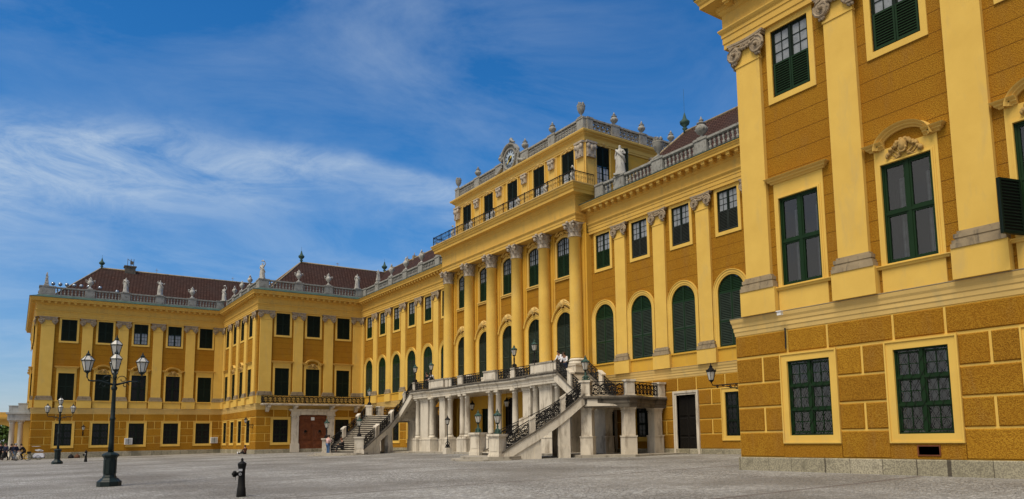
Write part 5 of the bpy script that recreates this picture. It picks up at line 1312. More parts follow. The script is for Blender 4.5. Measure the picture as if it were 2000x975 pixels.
def candelabra(x, y, label, rz):
    zb = gz(y); t = thing('street_lamp', label, 'street lamp', T(x, y, zb, rz=rz), 'four armed cast iron street lamps'); W = T(x, y, zb, rz=rz)
    b = MB(); b.lathe([(.40, 0), (.40, .17), (.37, .2), (.31, .25), (.27, .3)], 8, smooth=False); b.lathe([(.24, .3), (.22, .36), (.2, .40), (.215, 1.02), (.24, 1.06), (.28, 1.10), (.28, 1.15), (.2, 1.2), (.1, 1.24)], 8, smooth=False)
    for i in range(8): a = 2*math.pi*(i+.5)/8; b.box(-.055, .055, -.012, .012, .46, .96, Matrix.Rotation(a, 4, 'Z') @ Matrix.Translation((0, -.198, 0)))
    b.build('base', 'castiron', t, W)
    p = MB(); p.lathe([(.10, 1.2), (.088, 1.6), (.08, 2.4), (.10, 2.44), (.10, 2.48), (.078, 2.52), (.066, 3.5), (.09, 3.53), (.11, 3.60), (.07, 3.66), (.062, 3.95), (.08, 4.0), (.05, 4.1), (.045, 4.75)], 14); p.build('pole', 'castiron', t, W)
    for k in range(4):
        A = W @ Matrix.Rotation(k*math.pi/2, 4, 'Z'); a = MB()
        a.tube([(.05, 0, 3.72), (.25, 0, 3.78), (.5, 0, 3.86), (.68, 0, 3.84), (.82, 0, 3.86), (.88, 0, 3.98), (.88, 0, 4.12)], [.04, .034, .03, .03, .03, .028, .03], 7)
        a.tube([(.08+.17-.17*math.cos(q*.5)*(1-q/18), 0, 3.92+.15*math.sin(q*.5)*(1-q/18)) for q in range(14)], .014, 4); a.tube([(.36+.12*math.cos(q*.5)*(1-q/16), 0, 3.70+.12*math.sin(q*.5)*(1-q/16)) for q in range(13)], .014, 4)
        ao_ = a.build('arm', 'castiron', t, A); lantern_parts(ao_, A @ T(.88, 0, 4.12), .78, 'castiron', 'castiron')
    lantern_parts(t, W @ T(0, 0, 4.72), .80, 'castiron', 'castiron')
candelabra(19.85, -30.75, 'tallest four armed green iron street lamp, standing in the left foreground', R(-4.5))
candelabra(-21.44, -30.65, 'smaller looking distant street lamp before the first window of the far wing', R(-2))
def ped_lamp(x, y, z, label, s=1.0, kind='short', group='lanterns on the staircase'):
    t = thing('pedestal_lamp', label, 'lantern', T(x, y, z), group); W = T(x, y, z); h = .55 if kind == 'short' else .85
    b = MB(); b.lathe([(.2*s, 0), (.22*s, .05), (.12*s, .12), (.17*s, .2), (.10*s, .28), (.055*s, .34), (.07*s, h*.8), (.04*s, h), (.06*s, h+.03)], 10)
    for i in range(4): a = math.pi/2*i+.4; b.tube([(.06*s*math.cos(a), .06*s*math.sin(a), .3), (.2*s*math.cos(a), .2*s*math.sin(a), .22), (.24*s*math.cos(a), .24*s*math.sin(a), .02)], .025*s, 5)
    b.build('stem', 'patina' if kind == 'short' else 'iron', t, W); lantern_parts(t, W @ T(0, 0, h), .85*s, 'castiron', 'patina')
ped_lamp(FP[0][0], FP[0][1], FP[0][2]+1.46, 'green lantern on the nearest stair pedestal, right of the bottom steps')
ped_lamp(FP[1][0], FP[1][1], FP[1][2]+1.46, 'green lantern on the pedestal left of the nearer flight of steps')
ped_lamp(FP[2][0], FP[2][1], FP[2][2]+1.46, 'green lantern beside the wooden gate, on the pedestal the woman in pink stands at', kind='long')
ped_lamp(FP[3][0], FP[3][1], FP[3][2]+1.46, 'green lantern on the pale pedestal in front of the far flight of steps', kind='long')
TP = TF+.86
ped_lamp(8.35, -3.75, TP, 'lantern on the terrace wall before the arched window nearest the right end', kind='long')
ped_lamp(5.1, -3.36, TP-.0, 'lantern on the terrace wall one arched window left of the rightmost', kind='long')
ped_lamp(-8.2, -3.55, TP, 'lantern on the far terrace wall just right of the waiting couple', kind='long')
ped_lamp(-11.05, -3.75, TP, 'lantern at the far left corner of the terrace wall', kind='long')
ped_lamp(16.75, -5.85, 4.18, 'large lantern on the near stair landing pedestal', 1.1)
ped_lamp(-16.75, -5.85, 4.18, 'lantern on the far stair landing, under the iron balcony', 1.0, 'long')
def post_lamp():
    x, y = -2.2, -5.1; zb = gz(y); t = thing('lamp_post', 'slender black lamp post on a pale stone block before the terrace columns', 'street lamp', T(x, y, zb)); W = T(x, y, zb)
    b = MB(); b.box(-.28, .28, -.28, .28, 0, .42); b.box(-.24, .24, -.24, .24, .42, .5); b.build('block', 'stone', t, W)
    p = MB(); p.lathe([(.2, .5), (.1, .6), (.13, .7), (.06, .8), (.05, 1.2), (.035, 1.25), (.03, 2.3), (.05, 2.33)], 10)
    for i in range(4): a = math.pi/2*i+.3; p.tube([(.05*math.cos(a), .05*math.sin(a), 1.0), (.22*math.cos(a), .22*math.sin(a), .85), (.18*math.cos(a), .18*math.sin(a), .68), (.26*math.cos(a), .26*math.sin(a), .5)], .03, 5)
    p.build('pole', 'iron', t, W); lantern_parts(t, W @ T(0, 0, 2.3), .75, 'iron', 'iron')
post_lamp()
def wall_lantern(W, L_, label, s=1.0, name='wall_lantern'):
    """bracket along local +x from 0 (wall) to L_ , lantern at the end"""
    t = thing(name, label, 'lantern', W); b = MB()
    b.tube([(0, 0, 0), (L_-.25, 0, 0), (L_-.06, 0, .02), (L_, 0, .12), (L_, 0, .2)], .03*s, 6)
    b.tube([(0, 0, -.42*s), (.3*s, 0, -.36*s), (.62*s, 0, -.2*s), (L_*.7, 0, -.03)], .022*s, 5); b.box(-.03, .02, -.05, .05, -.5*s, .1)
    for cx, r_ in ((.26, .17), (.62, .12), (.95, .08), (L_/s-.35, .07)):
        b.tube([(cx*s+r_*s*(1-.8*i/16)*math.cos(i*.75), 0, -.17*s*(1.1-cx*.4)+r_*s*(1-.8*i/16)*math.sin(i*.75)) for i in range(17)], .016*s, 4)
    b.build('bracket', 'iron', t, W); lantern_parts(t, W @ T(L_, 0, .14), .82*s, 'iron', 'iron')
wall_lantern(T(XA-.02, -11.6, 2.72, rz=R(180)), 1.75, 'black lantern on a long scrolled bracket, above right of the dark side door', .85)
wall_lantern(T(XL+.05, -27.15, 2.3), .45, 'small lantern between the two leftmost ground floor windows of the far wing', .85)
wall_lantern(T(-34.3, YD-.05, 2.75, rz=R(-90)), .75, 'small lantern on the corner left of the wooden gate', .85)
for x, lb in ((1.9, 'right'), (-3.6, 'left')):
    W = T(x, -2.0, 3.2); t = thing('hanging_lantern', 'dark lantern hanging under the terrace, the %s one of two' % lb, 'lantern', W); m = MB(); m.tube([(0, 0, .9), (0, 0, 1.3)], .015, 4); m.build('chain', 'iron', t, W); lantern_parts(t, W, .85, 'iron', 'iron')

# ==================================================================== hydrants
def hydrant(x, y, label, s=1.0, rz=0):
    W = T(x, y, gz(y), rz=rz, s=s); t = thing('hydrant', label, 'hydrant', T(x, y, gz(y), rz=rz), 'black iron hydrants'); 
    m = MB(); m.lathe([(.125, 0), (.125, .05), (.11, .24), (.10, .26), (.088, .5), (.085, .72), (.10, .80), (.115, .88), (.118, .90), (.10, .92), (.06, .95), (.035, .97), (.03, .99), (.038, 1.01), (.02, 1.05), (0, 1.06)], 16); m.build('barrel', 'iron', t, W)
    o = MB(); o.lathe([(.05, 0), (.05, .1), (.085, .1), (.085, .16), (.03, .17), (.03, .20), (0, .2)], 10, M_=Matrix.Translation((-.07, 0, .62)) @ Matrix.Rotation(R(-90), 4, 'Y')); o.tube([(-.16, 0, .56), (-.18, 0, .50), (-.17, .02, .44)], .006, 4)
    o.build('outlet', 'iron', t, W)
    k = MB(); k.torusarc(0, .62, .03, [(-.008, 0), (.008, 0), (.008, .02), (-.008, .02)], 0, 2*math.pi, 10, -.115); k.box(-.05, .05, -.10, -.08, .70, .76); k.build('key_plate', 'chrome', t, W)
hydrant(29.72, -28.5, 'black iron hydrant standing nearest the camera', 1.0, YAW+R(0))
hydrant(-25.4, -28.4, 'distant black hydrant, left of the tall street lamp', 1.0, YAW)

# ==================================================================== statues, vases and urns on the balustrades
def skin_mesh(name, joints, edges, mats, root=0, sub=1, flat=False):
    me = bpy.data.meshes.new('tmp'); me.from_pydata([j[:3] for j in joints], edges, [])
    o = bpy.data.objects.new('tmp', me); col.objects.link(o)
    m = o.modifiers.new('s', 'SKIN'); m.use_smooth_shade = not flat
    for i, j in enumerate(joints):
        d = me.skin_vertices[0].data[i]; r_ = j[3]; d.radius = r_ if isinstance(r_, tuple) else (r_, r_); d.use_root = (i == root)
    s_ = o.modifiers.new('u', 'SUBSURF'); s_.levels = sub; s_.render_levels = sub
    dg = bpy.context.evaluated_depsgraph_get(); ev = o.evaluated_get(dg); out = bpy.data.meshes.new_from_object(ev)
    bpy.data.objects.remove(o); out.name = name; out.materials.clear()
    for q in (mats if isinstance(mats, (list, tuple)) else [mats]): out.materials.append(M[q] if isinstance(q, str) else q)
    return out
def join(name, me, mb, matl):
    """append an MB to a mesh"""
    b = bmesh.new(); b.from_mesh(me); t = mb.mesh('t', matl); b.from_mesh(t); out = bpy.data.meshes.new(name); b.to_mesh(out); b.free()
    out.materials.append(M[matl]); return out
def statue_mesh(v):
    # about 1.75 m high on a low base
    J = [(0, 0, .98, .16), (0, 0, 1.22, .15), (0, 0, 1.42, .17), (0, 0, 1.56, .06), (.0, -.02, 1.66, .085), (0, -.02, 1.76, .07)]
    E_ = [(0, 1), (1, 2), (2, 3), (3, 4), (4, 5)]
    if v == 0: arms = [[(.2, 0, 1.43, .07), (.36, -.05, 1.62, .05), (.30, -.1, 1.85, .04)], [(-.2, 0, 1.43, .07), (-.30, -.02, 1.2, .05), (-.12, -.16, 1.08, .045)]]
    elif v == 1: arms = [[(.2, 0, 1.43, .07), (.32, 0, 1.2, .05), (.2, -.2, 1.2, .04)], [(-.2, 0, 1.43, .07), (-.28, .03, 1.18, .05), (-.26, -.03, .92, .045)]]
    else: arms = [[(.2, 0, 1.43, .07), (.38, -.02, 1.3, .05), (.46, -.05, 1.5, .04)], [(-.2, 0, 1.43, .07), (-.34, 0, 1.45, .05), (-.2, -.1, 1.66, .04)]]
    for a in arms:
        p = 2
        for j in a: J.append(j); E_.append((p, len(J)-1)); p = len(J)-1
    for sx, kx in ((1, .0), (-1, .06)):
        for j in ((sx*.11, 0, .9, .14), (sx*.13, -.06-kx, .5, .10), (sx*.12, -.0, .12, .07)): J.append(j)
        n = len(J); E_ += [(0, n-3), (n-3, n-2), (n-2, n-1)]
    me = skin_mesh('figure', J, E_, 'statue', 0, 1)
    d = MB(); n = 18
    prof = [(.30, .06), (.28, .2), (.26, .5), (.24, .8), (.21, 1.05), (.17, 1.2)]; vs_ = []
    for k, (r_, z) in enumerate(prof):
        for i in range(n): a = 2*math.pi*i/n; q = r_*(1+.13*math.sin(a*5+k*.5+v)); vs_.append((q*math.cos(a), q*.8*math.sin(a), z))
    d.smooth = True; d.add(vs_, [(k*n+i, k*n+(i+1) % n, (k+1)*n+(i+1) % n, (k+1)*n+i) for k in range(5) for i in range(n)]); d.smooth = False
    d.box(-.32, .32, -.28, .28, -.02, .08); d.tube([(-.22, -.02, 1.5), (0, -.2, 1.25), (.24, -.12, 1.0), (.30, .05, .7)], [.06, .07, .08, .05], 6)
    if v == 0: d.tube([(.30, -.1, 1.85), (.12, -.1, 2.0), (-.1, -.05, 1.95)], [.05, .09, .05], 6)
    return join('statue', me, d, 'statue')
ST = [statue_mesh(k) for k in range(3)]
def obelisk():
    m = MB(); m.box(-.26, .26, -.26, .26, 0, .16); m.lathe([(.16, .16), (.22, .22), (.15, .32)], 8); m.lathe([(.20, .32), (.19, .4), (.07, 1.45), (.0, 1.55)], sq=True)
    for q in range(5): m.lathe([(0, -.06), (.1, 0), (0, .08)], 6, c=(.1*math.cos(q*2.2), -.12, .45+.2*q))
    m.lathe([(0, 1.42), (.08, 1.52), (0, 1.62)], 8); return m.mesh('obelisk', 'statue')
def vase(v):
    """trophy vase: foot, body, handles, flowers"""
    m = MB(); m.box(-.26, .26, -.26, .26, 0, .1); m.lathe([(.2, .1), (.2, .16), (.09, .26), (.07, .38), (.13, .46), (.30, .68), (.34, .86), (.27, 1.0), (.17, 1.06), (.2, 1.12), (.14, 1.16)], 14)
    for sx in (-1, 1): m.tube([(sx*.2, 0, 1.04), (sx*.42, 0, 1.1), (sx*.48, 0, .92), (sx*.34, 0, .78)], .05, 6); m.lathe([(0, -.1), (.1, 0), (0, .1)], 7, c=(sx*.44, 0, 1.08))
    r = random.Random(v)
    for q in range(12): m.lathe([(0, -.08), (.085, 0), (0, .09)], 6, c=(r.uniform(-.15, .15), r.uniform(-.12, .12), 1.16+.18*r.random()))
    m.lathe([(.1, 1.25), (.08, 1.42), (0, 1.55)], 7)
    return m.mesh('vase', 'statue')
def flower_vase():
    m = MB(); m.box(-.22, .22, -.22, .22, 0, .08); m.lathe([(.17, .08), (.07, .2), (.07, .3), (.2, .45), (.32, .75), (.30, .9), (.34, .96)], 14)
    r = random.Random(5)
    for q in range(22): a = q*2.4; m.lathe([(0, -.09), (.1, 0), (0, .1)], 6, c=(.27*math.cos(a)*r.random()**.4, .27*math.sin(a)*r.random()**.4, 1.0+.2*r.random()))
    return m.mesh('flower_vase', 'bal')
def lid_urn(m_='bal'):
    m = MB(); m.box(-.2, .2, -.2, .2, 0, .07); m.lathe([(.17, .07), (.08, .16), (.08, .22), (.22, .30), (.34, .48), (.34, .62), (.24, .76), (.17, .82), (.26, .86), (.27, .90), (.12, .98), (.10, 1.04), (.15, 1.08), (.07, 1.15), (.03, 1.28), (0, 1.32)], 16)
    for q in range(10): a = q*.628; m.lathe([(0, -.07), (.06, 0), (0, .07)], 6, c=(.33*math.cos(a), .33*math.sin(a), .55+.04*math.sin(q*2)))
    return m.mesh('urn', m_)
VA = [vase(1), vase(2)]; OB = obelisk(); FV = flower_vase(); LU = lid_urn()
def ornament(me, name, x, y, z, label, cat, rz=0, s=1.0, group=None):
    o = put(name, me, None, T(x, y, z, rz=rz, s=s)); tag(o, label, cat, group or 'stone figures and vases on the roof balustrade'); return o
ZB = 19.10
E90 = R(90)
xl = XL-.15
ornament(OB, 'stone_obelisk', xl, -31.55, ZB, 'pointed stone trophy at the outermost left corner of the roofline', 'statue', E90)
ornament(VA[0], 'stone_vase', xl, -27.25, ZB, 'white handled vase, first right of the corner on the far wing', 'vase', E90)
ornament(ST[1], 'statue', xl, -23.57, ZB, 'white statue on the far wing, next right of the first handled vase', 'statue', E90, 1.05)
ornament(ST[2], 'statue', xl, -19.83, ZB, 'white statue at the middle of the far wing roofline, right one of a pair', 'statue', E90, 1.1)
ornament(VA[1], 'stone_vase', xl, -16.15, ZB, 'white vase alone near the right end of the far wing roofline', 'vase', E90)
ornament(ST[0], 'statue', xl+.3, -12.4, ZB, 'white statue in the inner corner where the far wing meets the corner block', 'statue', R(45), 1.0)
yd = YD+.15
for x, lb, k in ((-45.95, 'leftmost of three small vases climbing to the corner block', 0), (-42.22, 'middle of three small vases climbing to the corner block', 1), (-38.45, 'topmost of three small vases climbing to the corner block', 0)):
    ornament(VA[k], 'stone_vase', x, yd, ZB, lb, 'vase', 0, .9)
ornament(ST[0], 'statue', XC-.3, YD+.3, ZB, 'winged looking statue with raised arm on the corner above the gate block', 'statue', R(45), 1.05)
xc = XC-.15
ornament(VA[0], 'stone_vase', xc, -7.8, ZB, 'white vase on the gate block, left one of two', 'vase', E90)
ornament(VA[1], 'stone_vase', xc, -4.3, ZB, 'white vase on the gate block, right one of two', 'vase', E90)
ornament(ST[1], 'statue', xc, -.75, ZB, 'white statue right of the two vases on the gate block', 'statue', E90, 1.05)
ym = .05
ornament(OB, 'stone_obelisk', -M_P[4], ym, ZB, 'tapering stone figure beside the green roof finial, left of the columns', 'statue', 0, 1.0)
for i, (x, lb) in enumerate(((-M_P[3], 'first vase left of centre, lowest of three before the tiled roof'), (-M_P[2], 'middle of the three large vases left of the columned centre'), (-M_P[1], 'large vase nearest the columned centre on its left side'))):
    ornament(VA[i % 2], 'stone_vase', x, ym, ZB, lb, 'vase', 0, 1.0)
ornament(FV, 'flower_vase', -M_P[0], ym, ZB, 'flower vase hidden close behind the left end of the attic', 'vase', 0, 1.1)
ornament(ST[1], 'statue', M_P[0], ym, ZB, 'tall white statue on the balustrade against the yellow attic side wall', 'statue', R(30), 1.25)
ornament(FV, 'flower_vase', M_P[1], ym, ZB, 'stone flower vase between the statue and the large lidded urn', 'vase', 0, 1.15)
ornament(LU, 'stone_urn', M_P[2], ym, ZB, 'large round lidded urn nearest the right hand block', 'urn', 0, 1.12)
ornament(LU, 'stone_urn', M_P[3], ym, ZB, 'lidded urn behind the corner of the right hand block', 'urn', 0, 1.12)
ZA = 24.86
ornament(FV, 'flower_vase', -9.6, .02, ZA, 'stone flower vase on the far left corner of the attic', 'vase', 0, .9, 'urns on the attic parapet')
ornament(FV, 'flower_vase', 9.58, .02, ZA, 'stone flower vase on the peak corner of the attic', 'vase', 0, 1.0, 'urns on the attic parapet')
for x, lb in ((-5.87, 'lidded urn on the attic, first right of the far corner vase'), (-1.75, 'lidded urn directly left of the clock'), (1.95, 'lidded urn directly right of the clock'), (5.87, 'lidded urn on the attic between the clock and the peak corner')):
    ornament(LU, 'stone_urn', x, .02, ZA, lb, 'urn', 0, .85, 'urns on the attic parapet')
for y, lb in ((3.0, 'lidded urn on the attic side, first right of the peak corner'), (5.9, 'lidded urn on the attic side, second right of the peak corner'), (9.2, 'lidded urn at the back end of the attic side')):
    ornament(LU, 'stone_urn', AX, y, ZA, lb, 'urn', 0, .85, 'urns on the attic parapet')
names_ = ['far left end of the attic balcony', 'second pilaster from the left on the attic balcony', 'third pilaster from the left on the attic balcony', 'third pilaster from the right on the attic balcony', 'second pilaster from the right on the attic balcony', 'near right corner of the attic balcony']
for x, nm in zip((-9.3, -5.87, -1.98, 1.98, 5.87, 9.35), names_):
    ornament(ST[(int(abs(x)) % 3)], 'balcony_statue', x, -.75, 19.12, 'white cherub figure at the '+nm, 'statue', 0, .92, 'cherub figures on the attic balcony')
# mirror balls behind the far balustrade
ball = MB(); n = 12; prof = [(.22*math.sin(math.pi*i/8), .22-.22*math.cos(math.pi*i/8)) for i in range(9)]; ball.lathe([(max(r_, .002), z) for r_, z in prof], 12)
ballm = ball.mesh('globe', mat('misty_mirror', (.36, .42, .48), .15, (.22, .26, .3), 8, metal=.5)); rodm = MB().tube([(0, 0, -1.1), (0, 0, .02)], .02, 5).mesh('rod', 'iron')
for i, y in enumerate((-30.9, -30.2, -29.55, -28.8, -28.1, -27.35-.0, -26.5+.3, -24.4)):
    W = T(XL-.9, y, 19.35 if i != 7 else 19.05)
    t = thing('silver_globe', 'small silvery globe on a rod behind the far wing balustrade', 'globe', W, 'silver globes on rods'); put('ball', ballm, t, W @ T(0, 0, -.02)); put('rod', rodm, t, W)

# ==================================================================== window air conditioners
for y, lb in ((-22.5, 'middle'), (-13.0, 'right end')):
    W = T(XL, y, .78, rz=R(90)); t = thing('air_conditioner', 'white air conditioner on the far wing wall at the %s ground floor window' % lb, 'air conditioner', W, 'air conditioners on the far wing'); m = MB(); m.box(-.4, .4, -.45, 0, 0, .75); m.build('case', 'white', t, W)
    g = MB()
    for k in range(8): g.box(-.34, .34, -.465, -.45, .08+k*.08, .1+k*.08)
    g.box(-.02, .02, -.47, -.45, .05, .7); g.build('grille', 'dgrey', t, W)

# ==================================================================== arcade at the far left, with trees beyond
arc = thing('garden_arcade', 'white columned gateway with yellow arch at the far left edge', 'gateway', T(-56, -34, gz(-34)))
m = MB()
for x, y in ((-54, -33.85), (-54, -32.95)): pass
ac = MB(); ac.lathe([(.34, 0), (.34, .1), (.27, .18), (.27, .3), (.25, 3.75), (.3, 3.8), (.3, 3.88), (.26, 3.9), (.34, 4.05)], 16); ac.box(-.38, .38, -.38, .38, 4.05, 4.2); ac.box(-.36, .36, -.36, .36, -.3, 0); acm = ac.mesh('column', 'stone')
for x, y in ((-53.5, -33.85), (-53.5, -33.05), (-56.5, -33.85)): put('column', acm, arc, T(x, y, gz(-34)+.3))
b = MB()
for a0, a1, z0, z1 in ((-34.35, -32.2, 3.72, 4.45), ): b.box(-54.1, -53.0, a0, a1, z0, z1)
b.box(-58, -54.1, -34.2, -33.4, 3.72, 4.45); b.box(-54.25, -52.85, -34.5, -32.2, 4.45, 4.62)
b.box(-54.0, -53.1, -34.25, -33.4, 4.62, 5.35); b.box(-54.1, -53.0, -33.4, -32.2, 4.62, 5.62); b.box(-54.15, -52.95, -33.42, -32.2, 5.62, 5.7); b.box(-54.05, -53.05, -34.3, -33.4, 5.35, 5.42)
b.build('entablature', mat('white_grey_stone', (.48, .50, .50), .85, (.40, .42, .42), 2, stain=(.2, .22, .22), sscale=.6), arc)
b = MB(); wall(b, -4.5, 9, -.9, 4.9, [(1.6, 2.9, -.9, 3.4, 1.95)], 0, .8); b.box(-4.5, 9, -.18, 0, 3.9, 4.1); b.box(-4.5, 9, -.26, .9, 4.1, 4.35); b.build('arch_wall', 'trim', arc, T(-58, -33.6, 0, rz=R(-90)) @ T(-2, 0, 0) if False else T(-60, -36.6, 0, rz=R(90)))
b = MB(); b.box(-53.7, -53.4, -32.75, -32.2, -1, 3.72); b.build('respond', 'pale', arc)
# low garden wall behind the walkers, and flaked paint near the corner
gw = MB(); gw.box(-86, -85.5, -60, -30.5, -1.1, 1.25); gw.box(-86.1, -85.4, -60, -30.5, 1.25, 1.4)
for k in range(10): gw.box(-85.45, -85.3, -33-k*2.8, -32.6-k*2.8, -1.1, 1.3)
tag(gw.build('garden_wall', 'plinth'), 'low pale garden wall behind the walkers under the arch', 'wall')
pp = MB(); r_ = random.Random(3)
for c, z, w_, h_ in ((-31.25, .30, .36, .13), (-31.0, .22, .22, .08), (-31.5, .72, .45, .03)):
    pp.add([(c+w_*math.cos(a)*r_.uniform(.7, 1.1), -.047, z+h_*math.sin(a)*r_.uniform(.6, 1.1)) for a in [i*math.pi/6 for i in range(12)]], [tuple(range(12))])
pp.build('flaked_paint', 'white', farw, FLW)
# trees
def tree(x, y, h, r, label, seed, m_='leafa'):
    rg = random.Random(seed); zb = gz(y); W = T(x, y, zb); t = thing('tree', label, 'tree', W, 'trees beyond the arcade')
    tk = MB(); tk.tube([(0, 0, -.3), (.05, 0, h*.25), (-.05, .1, h*.5), (0, 0, h*.8)], [.22, .17, .12, .04], 8)
    for k in range(7):
        a = k*2.4; z = h*(.3+.06*k); tk.tube([(0, 0, z), (r*.4*math.cos(a), r*.4*math.sin(a), z+h*.12), (r*.75*math.cos(a), r*.75*math.sin(a), z+h*.2)], [.08, .05, .02], 5)
    tk.build('trunk', 'bark', t, W)
    lf = MB(); cl_ = [(rg.gauss(0, r*.45), rg.gauss(0, r*.45), h*(.45+.5*rg.random()), r*(.25+.25*rg.random())) for _ in range(26)]
    for cx, cy, cz, cr_ in cl_:
        for _ in range(110):
            v = Vector((rg.gauss(0, 1), rg.gauss(0, 1), rg.gauss(0, .8))).normalized()*cr_*(.6+.45*rg.random()); p = Vector((cx, cy, cz))+v
            s_ = .12+.10*rg.random(); u = Vector((rg.gauss(0, 1), rg.gauss(0, 1), rg.gauss(0, 1))).normalized(); w_ = u.orthogonal().normalized()
            lf.cur = rg.random() < .4; lf.add([p-u*s_, p+w_*s_*.7, p+u*s_, p-w_*s_*.7], [(0, 1, 2, 3)])
    lf.mi = [int(q) for q in lf.mi]; lf.build('crown', [m_, 'leafb' if m_ == 'leafa' else 'leafa'], t, W)
tree(-72, -34.5, 4.6, 2.2, 'leafy green tree seen through the yellow arch, right one', 1)
tree(-76, -37.5, 4.9, 2.4, 'leafy green tree beyond the arch at the left picture edge', 2)
tree(-84, -41.5, 6.2, 3.0, 'broad tree cut by the left picture edge beyond the garden wall', 7)
tree(-80, -33, 4.6, 2.2, 'dark green tree farthest behind the white columns', 3, 'leafb')

# ==================================================================== people
def human(x, y, z, rz, label, pose, top, bottom, hair='hair', s=1.0, group=None, shoes='black_cloth'):
    W = T(x, y, z, rz=rz, s=s); t = thing('person', label, 'person', T(x, y, z, rz=rz, s=s), group)
    # joints facing -y; pelvis at index 0
    P = dict(pel=(0, 0, .95), spine=(0, 0, 1.15), chest=(0, 0, 1.36), neck=(0, 0, 1.50), head=(0, -.02, 1.64),
             ls=(-.18, 0, 1.42), le=(-.25, .02, 1.14), lw=(-.25, -.08, .90), rs=(.18, 0, 1.42), re=(.25, .02, 1.14), rw=(.25, -.08, .90),
             lh=(-.09, 0, .92), lk=(-.10, -.03, .50), la=(-.10, .02, .09), lt=(-.10, -.15, .04), rh=(.09, 0, .92), rk=(.10, -.03, .50), ra=(.10, .02, .09), rtt=(.10, -.15, .04))
    P.update(pose)
    names = list(P); ix = {k: i for i, k in enumerate(names)}
    rad = dict(pel=.13, spine=.115, chest=.135, neck=.055, head=.098, ls=.06, le=.042, lw=.03, rs=.06, re=.042, rw=.03, lh=.09, lk=.058, la=.04, lt=.035, rh=.09, rk=.058, ra=.04, rtt=.035)
    J = [(*P[k], rad[k]) for k in names]
    E_ = [('pel', 'spine'), ('spine', 'chest'), ('chest', 'neck'), ('neck', 'head'), ('chest', 'ls'), ('ls', 'le'), ('le', 'lw'), ('chest', 'rs'), ('rs', 're'), ('re', 'rw'),
          ('pel', 'lh'), ('lh', 'lk'), ('lk', 'la'), ('la', 'lt'), ('pel', 'rh'), ('rh', 'rk'), ('rk', 'ra'), ('ra', 'rtt')]
    E2 = [(ix[a], ix[b]) for a, b in E_]
    # head top, nose, and hands with fingers
    hp = Vector(P['head']); nk = (hp-Vector(P['neck'])).normalized()
    J.append((*(hp+nk*.10), .085)); E2.append((ix['head'], len(J)-1)); J.append((*(hp+Vector((0, -.115, -.01))), .018)); E2.append((ix['head'], len(J)-1))
    for w_, e_ in (('lw', 'le'), ('rw', 're')):
        d = (Vector(P[w_])-Vector(P[e_])).normalized(); b = Vector(P[w_])+d*.07; J.append((*b, (.032, .02))); hi = len(J)-1; E2.append((ix[w_], hi)); sd = d.orthogonal().normalized()
        for q in range(4): J.append((*(b+d*(.07+.012*(q in (1, 2)))+sd*(q-1.5)*.02), .009)); E2.append((hi, len(J)-1))
        J.append((*(b+d*.02+sd*.05), .011)); E2.append((hi, len(J)-1))
    body = put('body', skin_mesh('body', J, E2, 'skin', 0, 1), t, W)
    def cloth(name, keys, grow, matl, extra=()):
        ks = [k for k in names if k in keys]; jj = [(*P[k], rad[k]*grow.get(k, 1.18)+.012) for k in ks]; im = {k: i for i, k in enumerate(ks)}
        ee = [(im[a], im[b]) for a, b in E_ if a in im and b in im]
        put(name, skin_mesh(name, jj, ee, matl, 0, 1), t, W)
    cloth('jacket', ('pel', 'spine', 'chest', 'ls', 'le', 'lw', 'rs', 're', 'rw'), {'lw': 1.25, 'rw': 1.25}, top)
    cloth('trousers', ('pel', 'lh', 'lk', 'la', 'rh', 'rk', 'ra'), {'pel': .98, 'la': 1.35, 'ra': 1.35}, bottom)
    sh_ = MB()
    for a, b in (('la', 'lt'), ('ra', 'rtt')):
        p, q = Vector(P[a]), Vector(P[b]); d = (q-p).normalized(); sh_.tube([p-d*.05-Vector((0, 0, .03)), p+Vector((0, 0, -.03)), q+Vector((0, 0, -.0)), q+d*.06], [.045, .052, .05, .03], 8)
    sh_.build('shoes', shoes, t, W)
    hr = MB(); nn = 10; vs_ = []
    q = nk.to_track_quat('Z', 'Y').to_matrix().to_4x4() if nk.z < .999 else Matrix.Identity(4)
    C0 = hp+nk*.055+Vector((0, .018, 0))
    hr.lathe([(.112*math.sin(a), .13*math.cos(a)) for a in [math.pi*(.72-.70*i/6) for i in range(7)]], 12, M_=Matrix.Translation(C0) @ q)
    hr.build('hair', hair, t, W)
    ey = MB()
    for sx in (-1, 1): ey.lathe([(.001, -.012), (.012, 0), (.001, .012)], 6, c=(hp.x+sx*.035, hp.y-.098, hp.z+.025))
    ey.build('eyes', 'black_cloth', t, W)
    return t
face_cam = lambda x, y: math.atan2(CAM.y-y, CAM.x-x)+R(90)
walk = dict(lk=(-.10, -.16, .52), la=(-.10, -.22, .10), lt=(-.10, -.38, .08), rk=(.10, .06, .50), ra=(.10, .28, .16), rtt=(.10, .16, .05), le=(-.26, .10, 1.16), lw=(-.26, .06, .92), re=(.26, -.06, 1.16), rw=(.25, -.20, .96))
lean = dict(pel=(0, .12, .95), spine=(0, .08, 1.14), chest=(0, -.04, 1.33), neck=(0, -.10, 1.45), head=(0, -.16, 1.58), ls=(-.18, -.04, 1.38), rs=(.18, -.04, 1.38), le=(-.24, -.12, 1.12), lw=(-.16, -.34, 1.02), re=(.24, -.12, 1.12), rw=(.16, -.34, 1.02), lh=(-.09, .12, .92), rh=(.09, .12, .92))
phone = dict(le=(-.26, -.04, 1.16), lw=(-.10, -.26, 1.22), re=(.26, -.04, 1.16), rw=(.08, -.26, 1.24), head=(0, -.06, 1.62))
